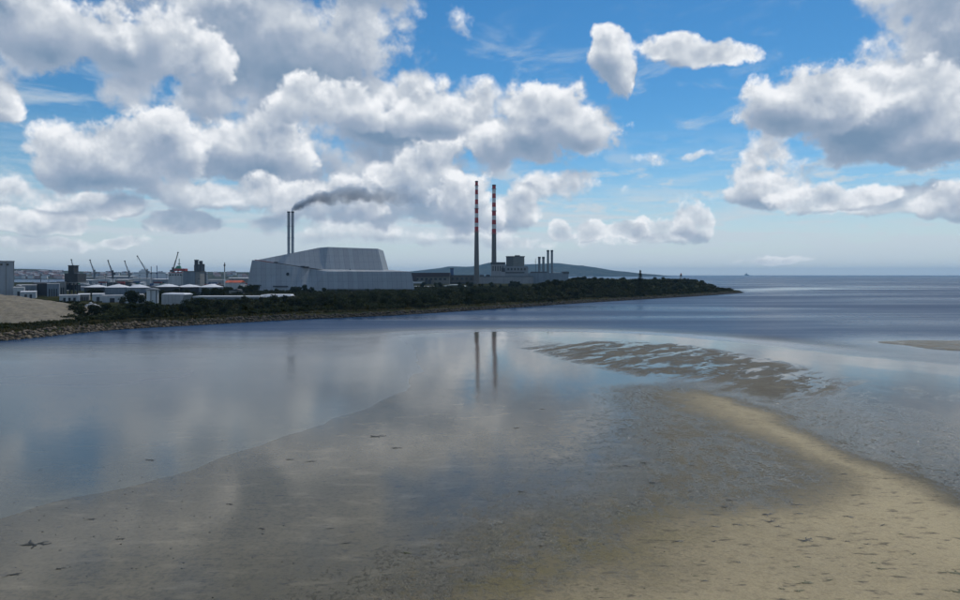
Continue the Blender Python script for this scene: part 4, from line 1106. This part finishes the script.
for px, Y, hts in ((81, 1020, 2), (84.5, 1020, 3), (99, 1040, 2), (102.5, 1040, 3), (117, 1030, 2), (121, 1030, 3), (133, 1060, 2), (137, 1060, 3), (141, 1060, 2), (154, 1000, 2), (158, 1000, 3), (162, 1000, 2), (209, 930, 2), (213, 930, 3), (217, 930, 2), (244, 1000, 2)):
    for k in range(hts):
        i = random.randrange(len(ccols))
        o = bpy.data.objects.new('shipping_container', cont_me[i]); C.objects.link(o); o.location = (xat(px, Y), Y, G + .4 + 2.62 * k); o.rotation_euler.z = random.uniform(-.05, .05)
        tag(o, ('red', 'blue', 'white', 'green', 'rust brown', 'dark grey', 'pale grey')[i] + ' shipping container stacked among the quay sheds', 'container', ('red', 'blue', 'white', 'green', 'rust brown', 'dark grey', 'pale grey')[i] + ' containers on the quay')

# --- spoil mound, rubble heap
Ym = np.linspace(0, 1, 110); Xm = np.linspace(0, 1, 260)
MX, MY = np.meshgrid(Xm, Ym)
prof = np.interp(MX, [0, .3, .55, .68, .8, .9, 1], [11.6, 11.9, 11.8, 10.9, 8.3, 4.6, 0])
wx = -360 + MX * (xat(99, 305) + 360); wy = 268 + MY * 75
gul = (fbm(wx * .35, wy * .12, 4, 77) - .47) * 1.3
mz = 3.6 + gul * np.sin(np.pi * MY) + prof * np.clip(np.sin(np.pi * np.clip(MY, 0, 1)) ** .7 * 1.05, 0, 1) + (fbm(wx * .15, wy * .15, 4, 4) - .47) * 1.6 * np.sin(np.pi * MY)
mo = grid_mesh('sand_mound', wx, wy, mz, spoil, kind=None)
tag(mo, 'broad tan mound of bare sand behind the shore hedge at the left', 'mound')
cen = []
for _ in range(130):
    px = random.uniform(83, 104); k = (px - 83) / 21
    Y = random.uniform(335, 352); cen.append((xat(px, Y), Y, G + .3 + random.random() * 3.2 * math.sin(math.pi * min(1, k + .05))))
rb = lumps('rubble_heap', cen, rng.uniform(.5, 1.2, len(cen)), pm('pale_rubble', (0.36, 0.36, 0.36), .9, .4, .8), org=(xat(93, 343), 343, G))
tag(rb, 'heap of pale rubble at the right foot of the sand mound', 'rubble')

# ------------------------------------------------------------------ vegetation
def leaf_cloud(n, lobes, size, seed):
    r = np.random.default_rng(seed)
    out_v = []; 
    for c, rad in lobes:
        k = int(n * rad[0] * rad[2] / sum(q[0] * q[2] for _, q in lobes))
        d = r.normal(size=(k, 3)); d /= np.linalg.norm(d, axis=1)[:, None]
        rr = r.uniform(.45, 1.0, (k, 1)) ** .5 * (1 + r.normal(0, .10, (k, 1)))
        p = np.array(c) + d * rr * np.array(rad)
        nrm = d + r.normal(0, .55, (k, 3)); nrm /= np.linalg.norm(nrm, axis=1)[:, None]
        t = np.cross(nrm, r.normal(size=(k, 3))); t /= np.linalg.norm(t, axis=1)[:, None] + 1e-9
        b = np.cross(nrm, t); s = size * r.uniform(.6, 1.4, (k, 1))
        out_v.append(np.stack([p - t * s, p + b * s * .7, p + t * s, p - b * s * .7], 1))
    return np.concatenate(out_v).reshape(-1, 3)
def quads(name, v, mat):
    me = bpy.data.meshes.new(name); n = len(v)
    me.vertices.add(n); me.vertices.foreach_set('co', v.astype(np.float32).ravel())
    me.loops.add(n); me.loops.foreach_set('vertex_index', np.arange(n, dtype=np.int32))
    me.polygons.add(n // 4); me.polygons.foreach_set('loop_start', np.arange(0, n, 4, dtype=np.int32))
    me.update(calc_edges=True); me.materials.append(mat); return me
leafA = foliage_mat('leaf_dark', (0.011, 0.017, 0.008), (0.048, 0.060, 0.022), (0.030, 0.034, 0.015))
leafB = foliage_mat('leaf_scrub', (0.018, 0.025, 0.010), (0.052, 0.060, 0.022), (0.055, 0.048, 0.020))
kinds = []
for i in range(6):
    r = random.Random(40 + i)
    lobes = []
    for _ in range(7 + i % 3):
        a = r.uniform(0, 6.28); d = r.uniform(0, .32); z = r.uniform(.42, .82)
        q = r.uniform(.17, .30); lobes.append(((d * math.cos(a), d * math.sin(a), z), (q, q, q * .8)))
    lobes.append(((0, 0, .35), (.34, .34, .26))); lobes.append(((0.02, 0, .8), (.17, .17, .19)))
    crown = quads('crown', leaf_cloud(620, lobes, .055, i), leafA)
    tr = MB(); 
    tr.cyl(0, 0, -.05, .45, .035, .022, 7)
    for k in range(4):
        a = k * 1.57 + i; tr.beam((0, 0, .22 + .05 * k), (.22 * math.cos(a), .22 * math.sin(a), .52 + .06 * k), .018)
    to = tr.build('trunk', bark); kinds.append((crown, to.data)); bpy.data.objects.remove(to)
shrubs = []
for i in range(5):
    r = random.Random(80 + i); lobes = []
    for _ in range(6):
        a = r.uniform(0, 6.28); d = r.uniform(.1, .5); q = r.uniform(.25, .42)
        lobes.append(((d * math.cos(a), d * math.sin(a), r.uniform(.3, .6)), (q, q, q * .85)))
    shrubs.append(leaf_cloud(120, lobes, .15, 60 + i))
def tree(x, y, z, h, label, group, wide=1.0):
    k = random.choice(kinds)
    e = bpy.data.objects.new('tree', None); C.objects.link(e); e.location = (x, y, z); e.rotation_euler.z = random.uniform(0, 6.28); e.scale = (h * wide, h * wide, h)
    tag(e, label, 'tree', group)
    for nm, me in (('crown', k[0]), ('trunk', k[1])):
        o = bpy.data.objects.new(nm, me); C.objects.link(o); o.parent = e
spots = []   # px, inland, height, width factor, zone
def scatter(n, px0, px1, t0, t1, h0, h1, zone, wide=1.25):
    for _ in range(n):
        px = random.uniform(px0, px1); t = random.uniform(t0, t1); p = shore_pt(px, t)
        if p is None: continue
        spots.append((p[0], p[1], random.uniform(h0, h1), wide * random.uniform(.8, 1.2), zone))
scatter(34, 112, 255, 14, 60, 4.2, 7.0, 'left', 1.15)
scatter(66, 245, 420, 14, 95, 4.0, 7.0, 'mid', 1.2)
scatter(52, 415, 545, 12, 100, 4.5, 8.0, 'mid2', 1.2)
scatter(110, 535, 735, 10, 90, 3.6, 6.8, 'hill', 1.3)
labs = dict(left=('dark tree standing between the shore path and the storage tanks', 'trees before the storage tanks'),
            mid=('dark tree in the belt below the grey folded hall', 'trees below the grey hall'),
            mid2=('dark tree in the belt below the power station', 'trees below the power station'),
            hill=('dark tree on the wooded hump of the headland', 'trees on the headland hump'))
blocked = [(xat(152.6, 366), 366, 7), (xat(172, 390), 390, 13)]
sp2 = [s for s in spots if all(math.hypot(s[0] - b[0], s[1] - b[1]) > b[2] for b in blocked)]
for (x, y, h, w, zn), z in zip(sp2, gzs([(s[0], s[1]) for s in sp2])): tree(x, y, float(z) - .1, h, *labs[zn], wide=w)
# trees farther back, round the tanks and works
bk_spots = []
for px0, px1, Y0, Y1, n in ((84, 105, 560, 580, 6), (155, 222, 500, 540, 22), (212, 260, 640, 700, 16), (118, 150, 405, 430, 7), (155, 198, 395, 430, 9), (245, 330, 600, 700, 12), (420, 520, 800, 930, 22)):
    for _ in range(n):
        Y = random.uniform(Y0, Y1); bk_spots.append((xat(random.uniform(px0, px1), Y), Y))
for (x, y), z in zip(bk_spots, gzs(bk_spots)): tree(x, y, float(z) - .1, random.uniform(5.5, 9.5), 'dark tree growing among the tanks and works behind the shore belt', 'trees among the works', 1.0)
# undergrowth: one tangled mass of scrub
us = []
def under(n, px0, px1, t0, t1, s0, s1):
    for _ in range(n):
        p = shore_pt(random.uniform(px0, px1), random.uniform(t0, t1))
        if p: us.append((p[0], p[1], random.uniform(s0, s1)))
under(190, -40, 100, 11.5, 19, 1.2, 2.2); under(50, -40, 95, 18, 30, .6, 1.5); under(90, -40, 100, 7.5, 9.5, .7, 1.3)
under(700, 100, 260, 12, 90, 1.4, 3.2); under(120, 90, 260, 7, 9, .6, 1.2)
under(1300, 250, 420, 9, 150, 1.6, 3.6); under(1200, 410, 550, 9, 150, 1.8, 4.0)
under(2300, 525, 742, 7, 95, 1.8, 4.0); under(120, 540, 742, 7, 14, .6, 1.5); under(90, 250, 540, 7, 12, .6, 1.4)
def under_far(n, px0, px1, Y0, Y1, s0, s1):
    for _ in range(n):
        Y = random.uniform(Y0, Y1); us.append((xat(random.uniform(px0, px1), Y), Y, random.uniform(s0, s1)))
under_far(420, 225, 418, 540, 735, 1.6, 4.0); under_far(520, 414, 545, 540, 930, 1.8, 4.5); under_far(160, 150, 260, 470, 545, 1.4, 3.0); under_far(60, 20, 110, 380, 450, 1.0, 2.4)
zz = gzs([(u[0], u[1]) for u in us]); vv = []
for (x, y, s), z in zip(us, zz):
    v = random.choice(shrubs); a = random.uniform(0, 6.28); ca, sa = math.cos(a), math.sin(a)
    q = np.stack([(v[:, 0] * ca - v[:, 1] * sa) * s * 1.25, (v[:, 0] * sa + v[:, 1] * ca) * s * 1.25, v[:, 2] * s], -1) + np.array([x, y, z - .15]); vv.append(q)
ug = bpy.data.objects.new('undergrowth', quads('undergrowth', np.concatenate(vv), leafB)); C.objects.link(ug)
ug['kind'] = 'stuff'; tag(ug, 'tangled dark green scrub covering the bank behind the boulders', 'scrub')
# grass along the path
gpts = []
for _ in range(7000):
    px = random.uniform(-30, 740); t = random.choice([random.uniform(6.4, 8.6), random.uniform(11.2, 15)]); p = shore_pt(px, t)
    if p: gpts.append(p)
zz = gzs(gpts); gv = []
for (x, y), z in zip(gpts, zz):
    a = random.uniform(0, 3.14); w = random.uniform(.25, .5); hh = random.uniform(.4, 1.0); c, s = math.cos(a) * w, math.sin(a) * w
    gv += [(x - c, y - s, z - .05), (x + c, y + s, z - .05), (x + c * .4 + random.uniform(-.2, .2), y + s * .4, z + hh), (x - c * .6, y - s * .6, z + hh * .8)]
gm = foliage_mat('dry_grass', (0.085, 0.075, 0.035), (0.15, 0.125, 0.06), (0.06, 0.065, 0.03))
go = bpy.data.objects.new('bank_grass', quads('bank_grass', np.array(gv), gm)); C.objects.link(go); go['kind'] = 'stuff'; tag(go, 'dry tan grass fringing the shore path along the bank', 'grass')
# conifer on the hump, white beacon, ship
Y = 640; x = xat(640.3, Y); z = gz(x, Y)
e = thing('conifer', 'pointed dark conifer sticking up above the headland trees', 'tree', (x, Y, z))
hgt = zat(270.2, Y) - z
r = np.random.default_rng(5); cv = []
for i in range(900):
    k = r.uniform(0, 1) ** .7; rad = (1 - k) * .27 + .012; a = r.uniform(0, 6.28); q = r.uniform(.5, 1) * rad * (1 + .25 * math.sin(k * 40))
    p = np.array([q * math.cos(a), q * math.sin(a), .08 + k * .92]); s = .028
    d1 = np.array([math.cos(a), math.sin(a), -.3]) * s; d2 = np.array([-math.sin(a), math.cos(a), 0]) * s * .7
    cv += [p - d1, p + d2, p + d1, p - d2]
me = quads('crown', np.array(cv) * hgt, leafA); o = bpy.data.objects.new('crown', me); C.objects.link(o); o.parent = e
MB().cyl(x, Y, z - .5, z + hgt * .8, .3, .05, 8).build('trunk', bark, e)
Y = 1050; x = xat(681, Y); z0 = -0.5
lt = thing('light_beacon', 'small white light tower showing above the trees near the headland end', 'lighthouse', (x, Y, 0))
zt = zat(273.2, Y)
MB().ring(x, Y, [(3.4, z0), (2.6, 2), (1.7, zt - 5)], 16).build('tower', white, lt); MB().ring(x, Y, [(2.4, zt - 5), (2.4, zt - 4.4)], 16).build('gallery', steel_dark, lt)
MB().ring(x, Y, [(1.3, zt - 4.4), (1.3, zt - 2)], 12).build('lantern', glass, lt); MB().ring(x, Y, [(1.6, zt - 2), (.9, zt - 1), (.1, zt + .4)], 12).build('cap', red_paint, lt)
Y = 15000; x = xat(747, Y)
sh = thing('cargo_ship', 'tiny dark ship on the sea horizon', 'ship', (x, Y, 0))
MB().hull([(x - 48, Y - 8, -1), (x + 44, Y - 8, -1), (x + 44, Y + 8, -1), (x - 48, Y + 8, -1)], [(x - 54, Y - 10, 22), (x + 50, Y - 10, 20), (x + 50, Y + 10, 20), (x - 54, Y + 10, 22)]).build('hull', steel_dark, sh)
MB().box(x - 38, x + 10, Y - 9, Y + 9, 21, 40).build('superstructure', steel, sh); MB().box(x - 14, x - 2, Y - 4, Y + 4, 40, 56).build('funnel', steel_dark, sh)

# ------------------------------------------------------------------ seaweed on the flats
weed_m = pm('seaweed_dark', (0.028, 0.026, 0.016), .5, .4, 3.0); weed_g = pm('seaweed_green', (0.085, 0.085, 0.018), .5, .4, 3.0)
def weed_mesh(seed, mat):
    r = random.Random(seed); m = MB()
    for k in range(9):
        a = r.uniform(-.5, .5) + (math.pi if r.random() < .5 else 0); x, y = r.uniform(-.18, .18), r.uniform(-.1, .1); w = r.uniform(.03, .07)
        pl = None
        for s in range(5):
            nx, ny = x + math.cos(a) * .11, y + math.sin(a) * .11; a += r.uniform(-.7, .7); ww = w * (1 - s / 6); zz = .02 + .05 * math.sin(s * 1.3 + k) ** 2
            cur = ((nx - math.sin(a) * ww, ny + math.cos(a) * ww, zz), (nx + math.sin(a) * ww, ny - math.cos(a) * ww, zz * .6), )
            if pl: m.poly(pl[0], pl[1], cur[1], cur[0])
            pl = cur; x, y = nx, ny
    m.hull([(-.16, -.07, -.03), (.15, -.08, -.03), (.18, .06, -.03), (-.14, .08, -.03)], [(-.09, -.03, .05), (.08, -.05, .04), (.1, .02, .05), (-.07, .03, .06)])
    o = m.build('seaweed_clump', mat); me = o.data; bpy.data.objects.remove(o); return me
wd = [weed_mesh(i, weed_m) for i in range(5)]; wg = [weed_mesh(20 + i, weed_g) for i in range(3)]
WEEDS = [(377, 437, 12, 0), (397, 449, 8, 0), (522, 493, 6, 0), (587, 504, 5, 0), (542, 548, 6, 0), (582, 542, 6, 0), (517, 429, 6, 0), (542, 410, 5, 0), (628, 421, 9, 0), (623, 430, 7, 0), (647, 441, 7, 0), (645, 464, 7, 0),
         (627, 467, 9, 0), (654, 484, 9, 0), (694, 467, 6, 0), (691, 493, 5, 0), (731, 502, 7, 0), (726, 509, 9, 0), (714, 529, 7, 0), (677, 544, 9, 0), (714, 544, 5, 0), (798, 516, 6, 0), (797, 507, 10, 0), (843, 476, 7, 0), (848, 519, 8, 0),
         (771, 524, 9, 0), (778, 529, 6, 0), (806, 543, 13, 0), (769, 517, 10, 0), (737, 527, 8, 0), (808, 560, 5, 0), (796, 570, 7, 1), (804, 586, 11, 1), (800, 594, 8, 1), (781, 592, 6, 1), (694, 579, 5, 1), (704, 584, 6, 0), (737, 565, 5, 0),
         (703, 564, 4, 0), (830, 583, 6, 1), (867, 547, 5, 0), (860, 551, 4, 0), (872, 566, 6, 1), (846, 544, 5, 0), (596, 592, 5, 1), (952, 576, 15, 1), (955, 595, 13, 1), (913, 557, 6, 1), (883, 572, 8, 1), (900, 537, 6, 1), (882, 528, 6, 0),
         (34, 545, 20, 0), (12, 576, 10, 0), (150, 460, 7, 0), (230, 505, 6, 0), (290, 460, 6, 0), (310, 462, 7, 0), (262, 530, 6, 0), (330, 530, 5, 0), (345, 545, 6, 0), (408, 555, 8, 1), (90, 520, 7, 0), (120, 540, 6, 0), (60, 570, 7, 0)]
def flat_z(pts):
    a = np.asarray(pts, float); d, w, b, al, q, lz = flat_fields(a[:, 0], a[:, 1]); return -d + (1 - w) * .12
wz = flat_z([gp(a, b) for a, b, _, _ in WEEDS])
for (px, py, wpx, g), z in zip(WEEDS, wz):
    x, y = gp(px, py); w = wpx / F * y
    o = bpy.data.objects.new('seaweed_clump', random.choice(wg if g else wd)); C.objects.link(o)
    o.location = (x, y, max(float(z), -0.01) + .012); s = w / .75; o.scale = (s, s * .8, min(s, 1.0) * .6); o.rotation_euler.z = random.uniform(-.35, .35)
    side = 'on the bare sand' if px > 560 and py > 395 else 'in the shallow film of water'
    tag(o, ('olive green' if g else 'dark') + ' clump of seaweed lying ' + side, 'seaweed', ('green' if g else 'dark') + ' seaweed ' + side)
cen = []
for _ in range(420):
    px = random.uniform(-20, 700); py = random.uniform(345, 600) ** 1.0
    if random.random() < .55: px, py = random.gauss(120, 90), random.gauss(520, 50)
    if py < 345 or py > 640: continue
    cen.append(gp(px, py))
zz = flat_z(cen)
cen = [(x, y, max(z, -.005) + .01) for (x, y), z in zip(cen, zz)]
ws = lumps('seaweed_scraps', cen, rng.uniform(.03, .11, len(cen)) * np.array([c[1] / 80 for c in cen]) ** .5, weed_m, squash=.25); ws['kind'] = 'stuff'; tag(ws, 'scattered dark scraps of weed on the wet flats', 'seaweed')

# ------------------------------------------------------------------ smoke from the flues
def smoke():
    line = smooth_line([(291.5, 210), (297, 206.5), (307, 202.5), (320, 198.5), (338, 196), (358, 194.5), (378, 195.5), (400, 194.5), (425, 198), (448, 202)], 5)
    rad = np.interp(np.linspace(0, 1, len(line)), [0, .1, .3, .55, .8, 1], [2.0, 4.6, 9.0, 12.0, 13.0, 11.0])
    bm = MB(); Y = 812; n = 16; b = []
    rings = []
    for (px, py), r in zip(line, rad):
        c = wp(px, py, Y); rings.append([(c.x, c.y + r * 1.15 * 1.27 * math.cos(2 * math.pi * i / n), c.z + r * 1.27 * math.sin(2 * math.pi * i / n)) for i in range(n)])
    for q in rings: bm.v += q
    for k in range(len(rings) - 1):
        for i in range(n):
            j = (i + 1) % n; bm.f.append((k * n + i, (k + 1) * n + i, (k + 1) * n + j, k * n + j)); bm.mi.append(0)
    bm.f.append(tuple(range(n))); bm.mi.append(0); L = (len(rings) - 1) * n
    bm.f.append(tuple(L + i for i in reversed(range(n)))); bm.mi.append(0)
    m = bpy.data.materials.new('flue_smoke'); m.use_nodes = True; nt = m.node_tree; nt.nodes.clear()
    out = nt.nodes.new('ShaderNodeOutputMaterial'); vs = nt.nodes.new('ShaderNodeVolumePrincipled')
    nt.links.new(vs.outputs[0], out.inputs['Volume'])
    p = pos(nt); a = noise(nt, p, .075, 5.0, .62)
    # densest on the axis, ragged outside: distance from the axis via the curve's stored height
    sp = nt.nodes.new('ShaderNodeSeparateXYZ'); nt.links.new(p, sp.inputs[0])
    fc = nt.nodes.new('ShaderNodeFloatCurve'); fr = nt.nodes.new('ShaderNodeFloatCurve')
    x0, x1 = wp(290, 200, Y).x, wp(450, 200, Y).x; z0, z1 = 95.0, 140.0
    t = (V(nt, sp.outputs[0]) - x0) * (1 / (x1 - x0))
    cu = fc.mapping.curves[0]; cr2 = fr.mapping.curves[0]
    pts = [(((wp(q[0], q[1], Y).x - x0) / (x1 - x0)), ((wp(q[0], q[1], Y).z - z0) / (z1 - z0)), r) for q, r in list(zip(line, rad))[::5]]
    for cv, ix in ((cu, 1), (cr2, 2)):
        while len(cv.points) > 2: cv.points.remove(cv.points[0])
        for k, q in enumerate(pts):
            val = q[1] if ix == 1 else q[2] / 14
            if k < 2: cv.points[k].location = (min(1, max(0, q[0])), val)
            else: cv.points.new(min(1, max(0, q[0])), val)
    fc.mapping.update(); fr.mapping.update()
    nt.links.new(t.k, fc.inputs['Value']); nt.links.new(t.k, fr.inputs['Value'])
    zc = V(nt, fc.outputs[0]) * (z1 - z0) + z0; rr = V(nt, fr.outputs[0]) * (14 * 1.27)
    dz = (V(nt, sp.outputs[2]) - zc) / rr; dyy = (V(nt, sp.outputs[1]) - Y) / rr
    q = (dz * dz + dyy * dyy)._m('SQRT')
    den = (1.0 - q + (a - .5) * 2.6).ss(0.05, .75) * t.ss(.25, 1.0, 1.0, .04) * t.ss(0.0, 0.28, 0.32, 0.10)
    put(nt, vs.inputs['Density'], den)
    vs.inputs['Color'].default_value = (.60, .78, 1.0, 1); vs.inputs['Anisotropy'].default_value = 0.2
    o = bm.build('smoke_plume', m)
    b2 = bmesh.new(); b2.from_mesh(o.data); bmesh.ops.recalc_face_normals(b2, faces=b2.faces); b2.to_mesh(o.data); b2.free(); tag(o, 'grey smoke trailing right from the twin steel flues', 'smoke')
    m.cycles.volume_step_rate = 1.0
    return o
smoke()

# ------------------------------------------------------------------ haze
m = bpy.data.materials.new('sea_air'); m.use_nodes = True; nt = m.node_tree; nt.nodes.clear()
out = nt.nodes.new('ShaderNodeOutputMaterial'); vs = nt.nodes.new('ShaderNodeVolumePrincipled'); nt.links.new(vs.outputs[0], out.inputs['Volume'])
vs.inputs['Color'].default_value = (.36, .68, 1.0, 1); vs.inputs['Density'].default_value = HAZE_DENSITY = 4.5e-5; vs.inputs['Anisotropy'].default_value = 0.3
hz = MB().box(-19900, 19900, -3900, 19900, -7, 214).build('haze', m); hz['kind'] = 'stuff'
tag(hz, 'thin pale blue sea air that softens the far hill', 'haze')
